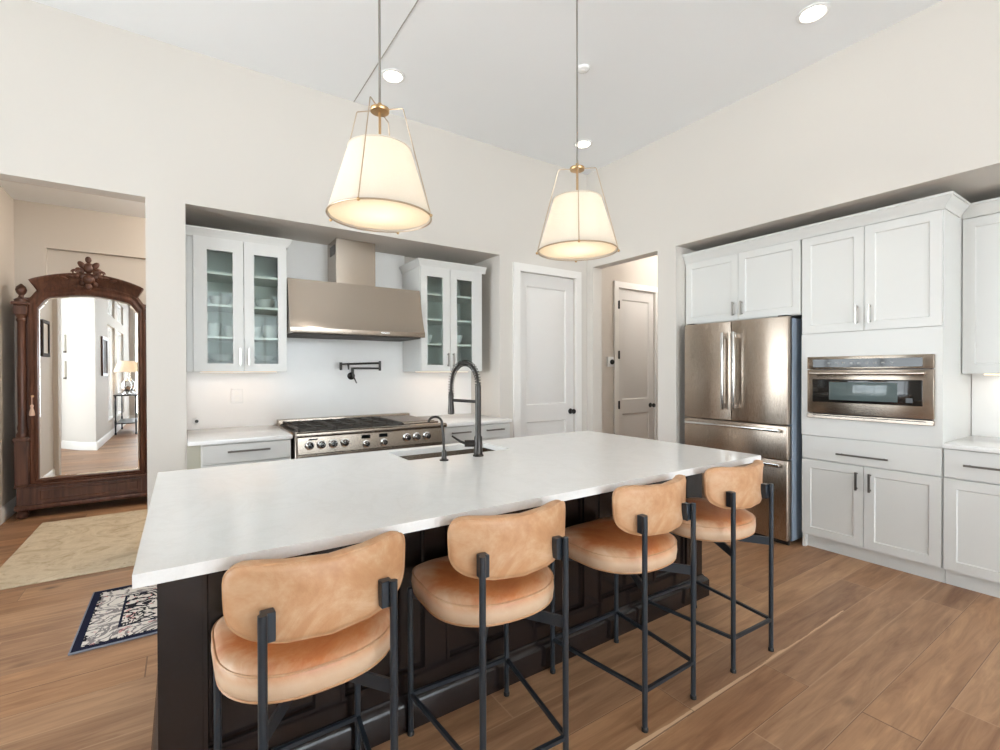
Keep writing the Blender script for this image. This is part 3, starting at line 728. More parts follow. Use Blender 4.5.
# ------------------------------------------------------------------ bar stools
def rounded(pts_fn, n): return [pts_fn(2*PI*k/n) for k in range(n)]
def seat_outline(n=56):
    out = []
    for k in range(n):
        a = 2*PI*k/n; c, s = math.cos(a), math.sin(a)
        if s >= 0: e = 2/5.0
        else: e = 2/2.25
        x = 0.238*math.copysign(abs(c)**(e if s >= 0 else 2/2.35), c)
        y = (0.235 if s >= 0 else 0.215)*math.copysign(abs(s)**e, s)
        out.append((x, y+0.015))
    return out
def make_stool():
    t = thing('bar_stool', '', 'bar stool', (0, 0, 0), 'bar stools along the island')
    o = seat_outline()
    prof = [(0.80, 0.566), (0.93, 0.568), (0.985, 0.582), (1.0, 0.605), (0.992, 0.630), (0.965, 0.645), (0.90, 0.655), (0.70, 0.662), (0.40, 0.665), (0.10, 0.666)]
    bm = B(); loft(bm, [[(x*s, (y-0.015)*s+0.015, z) for x, y in o] for s, z in prof]); st = obj('seat', bm, 'seatleather', t, 60)
    for z, s in ((0.640, 0.982), (0.576, 0.972)):
        bm = B(); tube(bm, [(x*s, (y-0.015)*s+0.015, z) for x, y in o] + [(o[0][0]*s, (o[0][1]-0.015)*s+0.015, z)], 0.0032, 6); obj('piping', bm, 'leather', st)
    # backrest: rounded rectangle wrapped round an arc, cushion thickness
    W, H, TH = 0.238, 0.099, 0.025; R = 0.34; ZB = 0.824
    def outline(n=48):
        pts = []
        for k in range(n):
            a = 2*PI*k/n; c, s = math.cos(a), math.sin(a)
            pts.append((W*math.copysign(abs(c)**0.42, c), H*math.copysign(abs(s)**0.52, s)))
        return pts
    ol = outline()
    def wrap(u, z, d):
        # lower edge is a bit narrower, pad leans back slightly
        u = u*(1 + 0.02*z/H); th = u/R; rr = R - d
        return (rr*math.sin(th), -0.207 + R - rr*math.cos(th) - 0.03*z, ZB + z + 0.024*(u/W)**2)
    prof = [(0.30, -TH), (0.80, -TH), (0.95, -TH*0.8), (1.0, -TH*0.25), (1.0, TH*0.25), (0.95, TH*0.8), (0.80, TH), (0.30, TH)]
    bm = B(); rings = []
    for s, d in prof:
        rings.append([wrap(u*(1-(1-s)*(0.45 if s > 0.5 else 1)), z*s, d) for u, z in ol])
    loft(bm, rings); bk = obj('backrest', bm, 'leather', t, 60)
    bm = B(); q = [wrap(u*0.985, z*0.965, -TH*0.72) for u, z in ol]; tube(bm, q+[q[0]], 0.0028, 6); obj('piping', bm, 'leather', bk)
    RX, FX, RY, FY = 0.158, 0.214, -0.235, 0.235
    for s in (-1, 1):
        bm = B(); tube(bm, [(s*RX, RY, 0.012), (s*RX, RY, 0.825)], 0.0105, 12); lg = obj('leg', bm, 'stoolmetal', t)
        f = B(); lathe(f, [(0.013, 0.0), (0.013, 0.012), (0.0115, 0.014)], (s*RX, RY, 0), 12); obj('foot_glide', f, 'black', lg)
        bm = B(); tube(bm, [(s*FX, FY, 0.012), (s*FX, FY, 0.560)], 0.0105, 12); lg = obj('leg', bm, 'stoolmetal', t)
        f = B(); lathe(f, [(0.013, 0.0), (0.013, 0.012), (0.0115, 0.014)], (s*FX, FY, 0), 12); obj('foot_glide', f, 'black', lg)
        # back bracket: upright channel plate from leg to pad
        bm = B(); box(bm, s*(RX-0.030), s*(RX+0.002), RY+0.008, RY+0.036, 0.752, 0.822, 0.002); obj('back_bracket', bm, 'stoolmetal', t)
        # side footrest
        bm = B(); tube(bm, [(s*RX, RY, 0.155), (s*FX, FY, 0.155)], 0.0068, 8, square=True); obj('footrest', bm, 'stoolmetal', t)
        # diagonal flat brace under seat
        for (ax, ay) in ((s*RX, RY), (s*FX, FY)):
            bm = B(); d = Vector((0-ax, 0.0-ay, 0)); n = d.normalized().cross(Vector((0, 0, 1)))*0.004
            p = Vector((ax, ay, 0)); q = p + d*0.93
            loft(bm, [[p+n+Vector((0, 0, 0.522)), p-n+Vector((0, 0, 0.522)), p-n+Vector((0, 0, 0.560)), p+n+Vector((0, 0, 0.560))],
                      [q+n+Vector((0, 0, 0.522)), q-n+Vector((0, 0, 0.522)), q-n+Vector((0, 0, 0.560)), q+n+Vector((0, 0, 0.560))]]); obj('seat_brace', bm, 'stoolmetal', t)
    for x, y in ((RX, RY), (FX, FY)):
        bm = B(); tube(bm, [(-x, y, 0.155), (x, y, 0.155)], 0.0068, 8, square=True); obj('footrest', bm, 'stoolmetal', t)
    bm = B(); box(bm, -0.05, 0.05, -0.05, 0.05, 0.520, 0.568, 0.003); obj('seat_plate', bm, 'stoolmetal', t)
    return t
s1 = make_stool()
s1['label'] = 'tan leather bar stool with black legs, nearest the camera at the left end'
s1.location = (0.300, 1.435, 0); s1.rotation_euler = (0, 0, math.radians(1.2))
dup(s1, (0.914, 1.435, 0), math.radians(-3.0), 'tan leather bar stool second from the left, between the nearest stool and the third')
dup(s1, (1.619, 1.433, 0), math.radians(1.0), 'tan leather bar stool third from the left, second from the refrigerator end')
dup(s1, (2.255, 1.433, 0), math.radians(-2.0), 'tan leather bar stool at the right end, nearest the refrigerator')

# ------------------------------------------------------------------ cooking niche: backsplash, base cabinets, range, hood
bm = B(); box(bm, 0.02, 2.69, 4.60, 4.62, 0.915, 1.70); box(bm, 0.70, 1.90, 4.60, 4.62, 1.70, 2.575); struct('wall_backsplash', bm, 'splash')
def base_cab(name, label, face, a0, a1, d, dback, cols, drawer_z=(0.70, 0.865), door_z=(0.11, 0.685), pulls=0.27):
    c = thing(name, label, 'base cabinet', fpt(face, (a0+a1)/2, 0, d+0.3))
    bm = B(); fbox(bm, face, a0, a1, 0.10, 0.884, d+0.021, dback); obj('carcass', bm, 'cab', c)
    bm = B(); fbox(bm, face, a0, a1, 0.0, 0.10, d+0.06, dback); obj('toe_kick', bm, 'cab', c)
    return c
GAP = 0.003
# left base cabinet
c = base_cab('base_cabinet', 'white base cabinet left of the range under the short countertop', 'S', 0.10, 0.672, 3.82, 4.60, 1)
bm = B(); fbox(bm, 'S', 0.106, 0.668, 0.745, 0.875, 3.82, 3.84, 0.002); d = obj('drawer', bm, 'cab', c); pull('S', 0.39, 0.825, 3.82, 0.27, False, d)
d = obj('door', shaker('S', 0.106, 0.668, 0.11, 0.74, 3.82), 'cab', c); pull('S', 0.62, 0.63, 3.82, 0.16, True, d)
bm = B(); fbox(bm, 'S', 0.02, 0.10, 0.0, 0.884, 3.93, 4.0); obj('filler_strip', bm, plain('shaded_olive_filler', (176, 172, 156), 0.5), c)  # set-back filler, with the shade of the recess put into its colour
bm = B(); box(bm, 0.023, 0.678, 3.80, 4.597, 0.885, 0.915, 0.003, 2); tag(obj('countertop', bm, 'quartz'), 'short white quartz countertop left of the range', 'countertop')
# right base cabinet
c = base_cab('base_cabinet', 'white base cabinet right of the range behind the faucet', 'S', 1.925, 2.68, 3.82, 4.60, 1)
for a0, a1, px in ((1.931, 2.30, 2.24), (2.304, 2.674, 2.36)):
    bm = B(); fbox(bm, 'S', a0, a1, 0.745, 0.875, 3.82, 3.84, 0.002); d = obj('drawer', bm, 'cab', c); pull('S', (a0+a1)/2, 0.825, 3.82, 0.2, False, d)
    d = obj('door', shaker('S', a0, a1, 0.11, 0.74, 3.82), 'cab', c); pull('S', px, 0.63, 3.82, 0.16, True, d)
bm = B(); box(bm, 1.918, 2.686, 3.80, 4.597, 0.885, 0.915, 0.003, 2); tag(obj('countertop', bm, 'quartz'), 'white quartz countertop right of the range, under the right glass cabinet', 'countertop')

# range
t = thing('gas_range', 'wide stainless steel gas range with knobs, black grates and griddle', 'range', (1.29, 4.1, 0))
RX0, RX1 = 0.685, 1.91
bm = B(); box(bm, RX0, RX1, 3.74, 4.585, 0.10, 0.915, 0.004); obj('body', bm, 'steel', t)
bm = B(); box(bm, RX0+0.03, RX1-0.03, 3.78, 4.55, 0.0, 0.10); obj('plinth', bm, 'black', t)
bm = B(); prism(bm, [(3.70, 0.775), (3.74, 0.765), (3.74, 0.895), (3.715, 0.895)], 'x', RX0+0.012, RX1-0.012); obj('control_panel', bm, 'steel', t)
# bullnose front rail
bm = B(); prism(bm, [(3.76, 0.935), (3.70, 0.935), (3.69, 0.928), (3.687, 0.916), (3.69, 0.904), (3.70, 0.897), (3.76, 0.897)], 'x', RX0, RX1); obj('front_rail', bm, 'steel', t)
bm = B(); box(bm, RX0+0.02, RX1-0.02, 3.77, 4.50, 0.915, 0.922); obj('cooktop_tray', bm, 'iron', t)
bm = B(); box(bm, RX0, RX1, 4.50, 4.585, 0.915, 0.965, 0.006, 2); obj('rear_trim', bm, 'steel', t)
for kx in (0.777, 0.862, 0.948, 1.036, 1.203, 1.348, 1.545, 1.632, 1.725):
    big = not kx in (1.203, 1.348); z = 0.838 if big else 0.815; r = 0.026 if big else 0.022
    bm = B(); lathe(bm, [(r+0.008, 0), (r+0.008, -0.006), (r, -0.009), (r*0.95, -0.036), (r*0.8, -0.042), (0.004, -0.043)], (kx, 3.706, z), 22, 'y')
    k = obj('knob', bm, 'chrome', t)
    bm = B(); box(bm, kx-0.0035, kx+0.0035, 3.658, 3.664, z-0.002, z+r*0.9); obj('pointer', bm, 'black', k)
for kx in (1.203, 1.345):
    bm = B(); box(bm, kx-0.034, kx+0.034, 3.703, 3.716, 0.856, 0.884, 0.002); obj('display', bm, 'display', t)
bm = B(); box(bm, 0.775, 0.835, 3.7005, 3.714, 0.874, 0.884, 0.001); obj('badge', bm, 'black', t)
# burner grates: three frames of connected bars
def grate(x0, x1, y0=3.80, y1=4.47, z=0.948):
    bm = B(); ny, nx = 5, 3
    xs = [x0+0.01+(x1-x0-0.02)*i/(nx-1) for i in range(nx)]; ysx = [y0+0.012+(y1-y0-0.024)*i/(ny-1) for i in range(ny)]
    for x in xs: tube(bm, [(x, y0, z), (x, y1, z)], 0.0075, 4, square=True)
    for y in ysx: tube(bm, [(x0, y, z-0.003), (x1, y, z-0.003)], 0.0065, 4, square=True)
    for x in (xs[0], xs[-1]):
        for y in (ysx[0], ysx[-1]): box(bm, x-0.008, x+0.008, y-0.008, y+0.008, 0.921, z)
    return bm
for i in range(3):
    x0 = RX0+0.03+i*0.278; g = obj('burner_grate', grate(x0, x0+0.272), 'iron', t)
    for yb in (3.97, 4.30):
        bm = B(); lathe(bm, [(0.062, 0.922), (0.060, 0.930), (0.045, 0.933), (0.042, 0.940), (0.012, 0.943)], (x0+0.136, yb, 0), 22); obj('burner_cap', bm, 'iron', t)
bm = B(); box(bm, 1.56, 1.885, 3.80, 4.47, 0.922, 0.946, 0.004); gd = obj('griddle', bm, 'steel', t)
bm = B(); box(bm, 1.575, 1.87, 3.86, 4.44, 0.946, 0.950); obj('griddle_plate', bm, plain('griddle_seasoned_steel', (120, 106, 94), 0.35, 0.6), gd)
# oven front below (mostly behind the island)
for a0, a1 in ((0.70, 1.44), (1.455, 1.895)):
    bm = B(); box(bm, a0, a1, 3.715, 3.74, 0.16, 0.755, 0.004); dd = obj('oven_door', bm, 'steel', t)
    bm = B(); tube(bm, [(a0+0.05, 3.665, 0.70), (a1-0.05, 3.665, 0.70)], 0.013, 12)
    for a in (a0+0.08, a1-0.08): tube(bm, [(a, 3.665, 0.70), (a, 3.716, 0.70)], 0.009, 8)
    obj('handle', bm, 'steel', dd)

# hood
t = thing('range_hood', 'wide stainless steel range hood with chimney above the gas range', 'range hood', (1.265, 4.3, 1.70))
HX0, HX1 = 0.709, 1.869
prof = [(4.598, 1.700), (4.043, 1.700), (4.040, 1.706), (4.040, 1.742), (4.052, 1.760), (4.078, 1.830), (4.104, 1.920), (4.126, 2.01), (4.148, 2.10), (4.158, 2.150), (4.598, 2.157)]
bm = B(); prism(bm, prof, 'x', HX0, HX1); obj('canopy', bm, 'steel', t, 30)
bm = B(); box(bm, HX0+0.03, HX1-0.03, 4.075, 4.57, 1.690, 1.702); obj('filter', bm, 'iron', t)
bm = B(); box(bm, 1.133, 1.490, 4.30, 4.598, 2.148, 2.574, 0.002); ch = obj('chimney', bm, 'steel', t)
bm = B()
for k in range(5): box(bm, 1.129, 1.134, 4.34, 4.50, 2.44+k*0.018, 2.449+k*0.018)
obj('vent_slot', bm, 'black', ch)
bm = B(); box(bm, 1.45, 1.53, 4.036, 4.043, 1.716, 1.734, 0.002); obj('badge', bm, 'chrome', t)

# pot filler
t = thing('pot_filler', 'dark folding pot filler tap on the wall between range and hood', 'tap', (1.348, 4.60, 1.344))
bm = B(); lathe(bm, [(0.036, 0), (0.036, -0.008), (0.024, -0.016), (0.016, -0.02), (0.016, -0.075), (0.010, -0.078)], (1.348, 4.60, 1.344), 22, 'y'); obj('wall_flange', bm, 'gunmetal', t)
bm = B(); tube(bm, [(1.348, 4.545, 1.344), (1.348, 4.545, 1.425)], 0.013, 12); tube(bm, [(1.348, 4.545, 1.418), (1.612, 4.535, 1.418)], 0.0095, 10); obj('lower_arm', bm, 'gunmetal', t)
bm = B(); tube(bm, [(1.612, 4.535, 1.395), (1.612, 4.535, 1.490)], 0.0125, 12); obj('swivel_joint', bm, 'gunmetal', t)
bm = B(); tube(bm, [(1.612, 4.535, 1.470), (1.215, 4.50, 1.455)], 0.0095, 10); obj('upper_arm', bm, 'gunmetal', t)
bm = B(); tube(bm, [(1.225, 4.50, 1.472), (1.225, 4.50, 1.40)], [0.014, 0.012], 12); obj('nozzle', bm, 'gunmetal', t)
bm = B(); tube(bm, [(1.296, 4.505, 1.459), (1.296, 4.505, 1.405)], [0.011, 0.006], 10); obj('valve_lever', bm, 'gunmetal', t)
bm = B(); tube(bm, [(1.352, 4.525, 1.334), (1.378, 4.52, 1.275)], [0.007, 0.005], 10); obj('valve_lever', bm, 'gunmetal', t)

# outlets
t = thing('wall_outlet', 'white wall outlet plate on the lit backsplash left of the range', 'outlet', (0.38, 4.60, 1.18))
bm = B(); box(bm, 0.335, 0.425, 4.594, 4.60, 1.12, 1.24, 0.003); pl = obj('plate', bm, 'porcelain', t)
for z in (1.155, 1.205):
    bm = B(); box(bm, 0.364, 0.396, 4.5925, 4.595, z-0.017, z+0.017, 0.001); obj('socket', bm, 'shelf', t)
t = thing('counter_switch_knob', 'small round dark button on white disc at the far left of the backsplash', 'switch', (0.085, 4.60, 0.985))
bm = B(); lathe(bm, [(0.028, 0), (0.028, -0.006), (0.022, -0.009)], (0.085, 4.60, 0.985), 20, 'y'); obj('plate', bm, 'porcelain', t)
bm = B(); lathe(bm, [(0.013, 0), (0.013, -0.014), (0.009, -0.018)], (0.09, 4.592, 0.983), 16, 'y'); obj('button', bm, 'black', t)

# ------------------------------------------------------------------ glass-front wall cabinets with dishes
def glass_cab(label, x0, x1, doors, crown_path):
    z0, z1, yf, yb = 1.385, 2.40, 4.172, 4.598
    c = thing('glass_door_cabinet', label, 'wall cabinet', ((x0+x1)/2, yb, z0), 'glass door wall cabinets beside the hood')
    bm = B(); open_box(bm, 'S', x0, x1, z0, z1, yf, yb); obj('carcass', bm, 'cab', c)
    bm = B(); box(bm, x0+0.018, x1-0.018, 4.576, 4.583, z0+0.018, z1-0.018); obj('back_panel', bm, 'cabin', c)
    for zs in (1.65, 1.893, 2.137):
        bm = B(); box(bm, x0+0.0185, x1-0.0185, 4.192, 4.576, zs-0.009, zs+0.009); obj('shelf', bm, 'shelf', c)
    for a0, a1, i0, i1, hx in doors:
        d = obj('door', ring_slab(B(), 'S', a0, a1, z0+0.004, z1-0.006, i0, i1, 1.450, 2.300, 4.15, 0.02), 'cab', c)
        bm = B(); box(bm, i0-0.006, i1+0.006, 4.160, 4.164, 1.444, 2.306); obj('pane', bm, 'glass', d)
        pull('S', hx, 1.50, 4.15, 0.13, True, d, 'nickel')
    bm = crown(B(), 'S', crown_path, z1-0.012, 0.038, 0.066); obj('crown_moulding', bm, 'cab', c)
    bm = B(); box(bm, x0+0.05, x1-0.05, 4.36, 4.39, z0-0.004, z0-0.0005); obj('under_cabinet_light', bm, 'led', c)
    add_light('under_cabinet_glow', 'AREA', ((x0+x1)/2, 4.42, z0-0.02), 0.42, (1.0, 0.60, 0.34), shape='RECTANGLE', size=x1-x0-0.1, size_y=0.05)
    return c
glass_cab('white wall cabinet with two glass doors left of the range hood', 0.062, 0.7045,
          [(0.066, 0.392, 0.153, 0.320, 0.365), (0.396, 0.7005, 0.466, 0.637, 0.424)],
          [(0.7045, 4.597), (0.7045, 4.16), (0.021, 4.16)])
glass_cab('white wall cabinet with two glass doors right of the range hood', 1.876, 2.56,
          [(1.880, 2.188, 1.945, 2.112, 2.160), (2.192, 2.556, 2.267, 2.440, 2.220)],
          [(2.60, 4.16), (1.876, 4.16), (1.876, 4.597)])
bm = B(); box(bm, 0.0225, 0.0615, 4.18, 4.597, 1.385, 2.39); tag(obj('cabinet_filler_panel', bm, 'cab'), 'narrow white filler panel between the column and the left glass cabinet', 'filler panel')

def bowl(x, y, z, r, h, label, group, n=1):
    bm = B(); lathe(bm, [(r*0.5, z), (r*0.55, z+0.006), (r*0.82, z+h*0.45), (r, z+h), (r*0.965, z+h), (r*0.78, z+h*0.5), (r*0.45, z+0.014), (0.004, z+0.012)], (x, y, 0), 26)
    return tag(obj('bowl', bm, 'porcelain'), label, 'bowl', group)
def cup(x, y, z, r, h, label, group):
    bm = B(); lathe(bm, [(r*0.72, z), (r*0.86, z+h*0.15), (r, z+h*0.5), (r, z+h), (r*0.93, z+h), (r*0.9, z+h*0.4), (r*0.6, z+0.01), (0.003, z+0.009)], (x, y, 0), 24)
    return tag(obj('cup', bm, 'porcelain'), label, 'cup', group)
def plate(x, y, z, r, label, group):
    bm = B(); lathe(bm, [(r*0.6, z), (r*0.66, z+0.004), (r, z+0.017), (r*0.985, z+0.019), (r*0.62, z+0.009), (0.004, z+0.008)], (x, y, 0), 28)
    return tag(obj('plate', bm, 'porcelain'), label, 'plate', group)
GL, GR = 'white dishes in the left glass cabinet', 'white dishes in the right glass cabinet'
sh = (1.404, 1.6595, 1.9025)
bowl(0.25, 4.42, sh[2], 0.075, 0.085, 'white bowl alone behind the left glass door, second shelf down, left cabinet', GL)
bowl(0.575, 4.42, sh[2], 0.078, 0.085, 'white bowl alone behind the right glass door, second shelf down, left cabinet', GL)
cup(0.20, 4.42, sh[1], 0.058, 0.115, 'taller white cup at the left on the third shelf, left glass cabinet', GL)
cup(0.325, 4.38, sh[1], 0.048, 0.095, 'shorter white cup behind the left door edge, third shelf, left glass cabinet', GL)
cup(0.495, 4.44, sh[1], 0.052, 0.10, 'white cup at the left of the right door, third shelf, left cabinet', GL)
cup(0.61, 4.39, sh[1], 0.058, 0.115, 'bright white cup at the right end of the third shelf, left cabinet', GL)
for k in range(5): plate(0.255, 4.42, sh[0]+k*0.0135, 0.105, 'white plate in the stack behind the left door, bottom shelf, left glass cabinet', 'plate stack behind the left door of the left cabinet')
for k in range(5): plate(0.57, 4.42, sh[0]+k*0.0135, 0.10, 'white plate in the stack behind the right door, bottom shelf, left glass cabinet', 'plate stack behind the right door of the left cabinet')
bowl(0.255, 4.42, sh[0]+0.07, 0.09, 0.05, 'wide white bowl on the plate stack, bottom shelf behind the left door', GL)
bowl(0.57, 4.42, sh[0]+0.07, 0.085, 0.045, 'wide white bowl on the plate stack, bottom shelf behind the right door', GL)
bowl(2.05, 4.42, sh[1], 0.07, 0.095, 'white bowl behind the left door of the right glass cabinet', GR)
bowl(2.40, 4.42, sh[1], 0.075, 0.105, 'white bowl behind the right door of the right glass cabinet', GR)
for k in range(4): plate(2.08, 4.42, sh[0]+k*0.0135, 0.10, 'white plate stacked behind the left door of the right glass cabinet', 'plate stack behind the left door of the right cabinet')
for k in range(4): plate(2.41, 4.42, sh[0]+k*0.0135, 0.10, 'white plate stacked behind the right door of the right glass cabinet', 'plate stack behind the right door of the right cabinet')

# ------------------------------------------------------------------ right wall: refrigerator, tall cabinets, oven
t = thing('refrigerator', 'stainless steel french door refrigerator with two drawers, recessed by the wall oven', 'refrigerator', (4.3, 2.275, 0))
F0, F1, FX = 1.817, 2.733, 3.912
bm = B(); box(bm, FX+0.085, 4.66, F0+0.004, F1-0.004, 0.03, 1.80, 0.004); obj('body', bm, 'fridgeside', t)
bm = B(); box(bm, FX+0.06, FX+0.085, F0+0.02, F1-0.02, 0.0, 0.045); obj('base_grille', bm, 'black', t)
def fdoor(name, y0, y1, z0, z1):
    bm = B(); box(bm, FX, FX+0.075, y0, y1, z0, z1, 0.010, 3); return obj(name, bm, 'fridge', t)
dl = fdoor('door', 2.2775, F1, 0.955, 1.812); dr = fdoor('door', F0, 2.2725, 0.955, 1.812)
w1 = fdoor('drawer', F0, F1, 0.682, 0.949); w2 = fdoor('drawer', F0, F1, 0.045, 0.676)
def vhandle(y, par):
    bm = B(); box(bm, FX-0.062, FX-0.036, y-0.013, y+0.013, 1.05, 1.715, 0.006, 2)
    for z in (1.085, 1.68): box(bm, FX-0.040, FX+0.002, y-0.012, y+0.012, z-0.022, z+0.022, 0.003)
    obj('handle', bm, 'chrome', par)
vhandle(2.325, dl); vhandle(2.225, dr)
def hhandle(z, par):
    bm = B(); box(bm, FX-0.058, FX-0.034, F0+0.04, F1-0.03, z-0.012, z+0.012, 0.006, 2)
    for y in (F0+0.075, F1-0.065): box(bm, FX-0.038, FX+0.002, y-0.022, y+0.022, z-0.011, z+0.011, 0.003)
    obj('handle', bm, 'chrome', par)
hhandle(0.912, w1); hhandle(0.640, w2)
for y in (F0+0.05, F1-0.05):
    bm = B(); box(bm, FX+0.02, FX+0.13, y-0.035, y+0.035, 1.812, 1.822, 0.003); obj('hinge_cover', bm, 'black', t)

CX = 4.045
# cabinet above refrigerator
c = thing('over_refrigerator_cabinet', 'white two door cabinet directly above the refrigerator', 'wall cabinet', (4.35, 2.29, 1.83))
bm = B(); box(bm, CX+0.021, 4.70, 1.7785, 2.815, 1.826, 2.44); obj('carcass', bm, 'cab', c)
for a0, a1, hy in ((1.784, 2.287, 2.252), (2.291, 2.808, 2.327)):
    d = obj('door', shaker('W', a0, a1, 1.832, 2.415, CX), 'cab', c); pull('W', hy, 1.93, CX, 0.12, True, d, 'nickel')
obj('crown_moulding', crown(B(), 'W', [(CX+0.01, 1.776), (CX+0.01, 2.816)], 2.418, 0.055, 0.085), 'cab', c)
# oven tower: side panels, cross panels, doors, drawer
c = thing('oven_tower_cabinet', 'tall white cabinet tower holding the built-in wall oven', 'cabinet', (4.37, 1.36, 0))
T0, T1 = 0.942, 1.776
bm = B()
box(bm, CX+0.021, 4.70, T0, T0+0.022, 0.10, 2.44); box(bm, CX+0.021, 4.70, T1-0.022, T1, 0.0, 2.44)
box(bm, CX+0.021, 4.70, T0+0.022, T1-0.022, 0.10, 0.98); box(bm, CX+0.021, 4.70, T0+0.022, T1-0.022, 1.53, 2.44); box(bm, 4.62, 4.70, T0+0.022, T1-0.022, 0.98, 1.53)
obj('carcass', bm, 'cab', c)
bm = ring_slab(B(), 'W', T0, T1, 0.885, 1.665, 0.985, 1.720, 1.03, 1.482, CX+0.002, 0.02); obj('oven_surround', bm, 'cab', c)
bm = B(); box(bm, CX+0.06, 4.70, T0, T1-0.022, 0.0, 0.10); obj('toe_kick', bm, 'cab', c)
for a0, a1, hy in ((T0+0.005, 1.363, 1.327), (1.367, T1-0.004, 1.405)):
    d = obj('door', shaker('W', a0, a1, 1.670, 2.412, CX), 'cab', c); pull('W', hy, 1.785, CX, 0.13, True, d, 'nickel')
for a0, a1, hy in ((T0+0.005, 1.363, 1.325), (1.367, T1-0.004, 1.405)):
    d = obj('door', shaker('W', a0, a1, 0.11, 0.692, CX), 'cab', c); pull('W', hy, 0.585, CX, 0.13, True, d)
bm = B(); box(bm, CX, CX+0.02, T0+0.005, T1-0.004, 0.700, 0.880, 0.003); d = obj('drawer', bm, 'cab', c); pull('W', 1.373, 0.765, CX, 0.31, False, d)
obj('crown_moulding', crown(B(), 'W', [(4.392, T0-0.001), (CX+0.01, T0-0.001), (CX+0.01, T1-0.0005)], 2.418, 0.055, 0.085), 'cab', c)

# wall oven
t = thing('built_in_oven', 'built-in stainless steel wall oven with dark window in the white cabinet tower', 'oven', (4.3, 1.352, 1.02))
O0, O1, OX = 0.979, 1.725, 4.022
bm = B(); box(bm, CX+0.024, 4.60, 1.0, 1.705, 1.04, 1.475); obj('body', bm, 'black', t)
bm = B(); box(bm, OX, CX+0.024, O0, O1, 1.395, 1.488, 0.003, 2); cp = obj('control_panel', bm, 'steel', t)
bm = B(); box(bm, OX-0.003, OX+0.005, 1.035, 1.685, 1.407, 1.468, 0.001); gp = obj('control_glass', bm, 'blackglass', cp)
bm = B()
for k in range(9): box(bm, OX-0.0035, OX-0.0028, 1.19+k*0.047, 1.19+k*0.047+0.018, 1.432, 1.442)
obj('touch_icon', bm, 'icon', cp)
bm = B(); box(bm, OX, CX+0.02, O0, O1, 1.062, 1.390, 0.004, 2); od = obj('oven_door', bm, 'steel', t)
bm = B(); box(bm, OX-0.004, OX+0.004, 1.035, 1.688, 1.145, 1.318, 0.012, 3); obj('door_glass', bm, 'blackglass', od)
bm = B(); box(bm, OX-0.0055, OX-0.001, 1.165, 1.575, 1.165, 1.298, 0.006, 2); obj('window', bm, 'ovenwin', od)
bm = B(); box(bm, OX-0.0055, OX-0.0035, 1.085, 1.122, 1.165, 1.198, 0.001); obj('emblem', bm, 'black', od)
bm = B(); tube(bm, [(OX-0.045, O0+0.035, 1.362), (OX-0.045, O1-0.035, 1.362)], 0.011, 14)
for y in (O0+0.07, O1-0.07): tube(bm, [(OX-0.045, y, 1.362), (OX+0.004, y, 1.362)], 0.009, 10)
obj('handle', bm, 'steel', od)
bm = B(); box(bm, OX-0.004, CX+0.02, O0, O1, 1.022, 1.056, 0.003); vt = obj('vent_trim', bm, 'steel', t)
bm = B(); box(bm, OX-0.0055, OX-0.002, O0+0.04, O1-0.04, 1.042, 1.048); obj('vent_slot', bm, 'black', vt)

# right-hand base and wall cabinets, counter, backsplash
c = base_cab('base_cabinet', 'white base cabinet right of the oven tower at the picture edge', 'W', -1.2, T0-0.002, CX, 4.70, 1)
edges = [T0-0.006, 0.472, 0.002, -0.40, -0.80, -1.195]
for a1, a0 in zip(edges, edges[1:]):
    bm = B(); box(bm, CX, CX+0.02, a0+0.003, a1, 0.700, 0.880, 0.003); d = obj('drawer', bm, 'cab', c); pull('W', (a0+a1)/2, 0.79, CX, 0.27, False, d)
    d = obj('door', shaker('W', a0+0.003, a1, 0.11, 0.692, CX), 'cab', c); pull('W', a0+0.05, 0.585, CX, 0.13, True, d)
bm = B(); box(bm, CX-0.02, 4.70, -1.2, T0-0.002, 0.885, 0.915, 0.003, 2); tag(obj('countertop', bm, 'quartz'), 'white quartz countertop at the right edge beside the oven tower', 'countertop')
bm = B(); box(bm, 4.70, 4.72, -1.5, T0-0.004, 0.915, 1.357); struct('wall_backsplash_right', bm, 'splash')
c = thing('upper_cabinet', 'white wall cabinet at the right edge above the lit counter', 'wall cabinet', (4.6, 0.0, 1.36))
bm = B(); box(bm, 4.471, 4.70, -1.2, T0-0.004, 1.358, 2.44); obj('carcass', bm, 'cab', c)
for a1, a0 in zip(edges, edges[1:]):
    d = obj('door', shaker('W', a0+0.003, a1, 1.362, 2.412, 4.45), 'cab', c); pull('W', a0+0.045, 1.47, 4.45, 0.13, True, d)
obj('crown_moulding', crown(B(), 'W', [(4.455, -1.2), (4.455, T0-0.003)], 2.418, 0.055, 0.085), 'cab', c)
bm = B(); box(bm, 4.56, 4.585, -1.1, 0.85, 1.348, 1.3575, 0.002); obj('under_cabinet_light', bm, 'led', c)
add_light('under_cabinet_glow', 'AREA', (4.6, -0.1, 1.34), 1.2, NEUTRAL, rot=(0, 0, PI/2), shape='RECTANGLE', size=1.9, size_y=0.05)

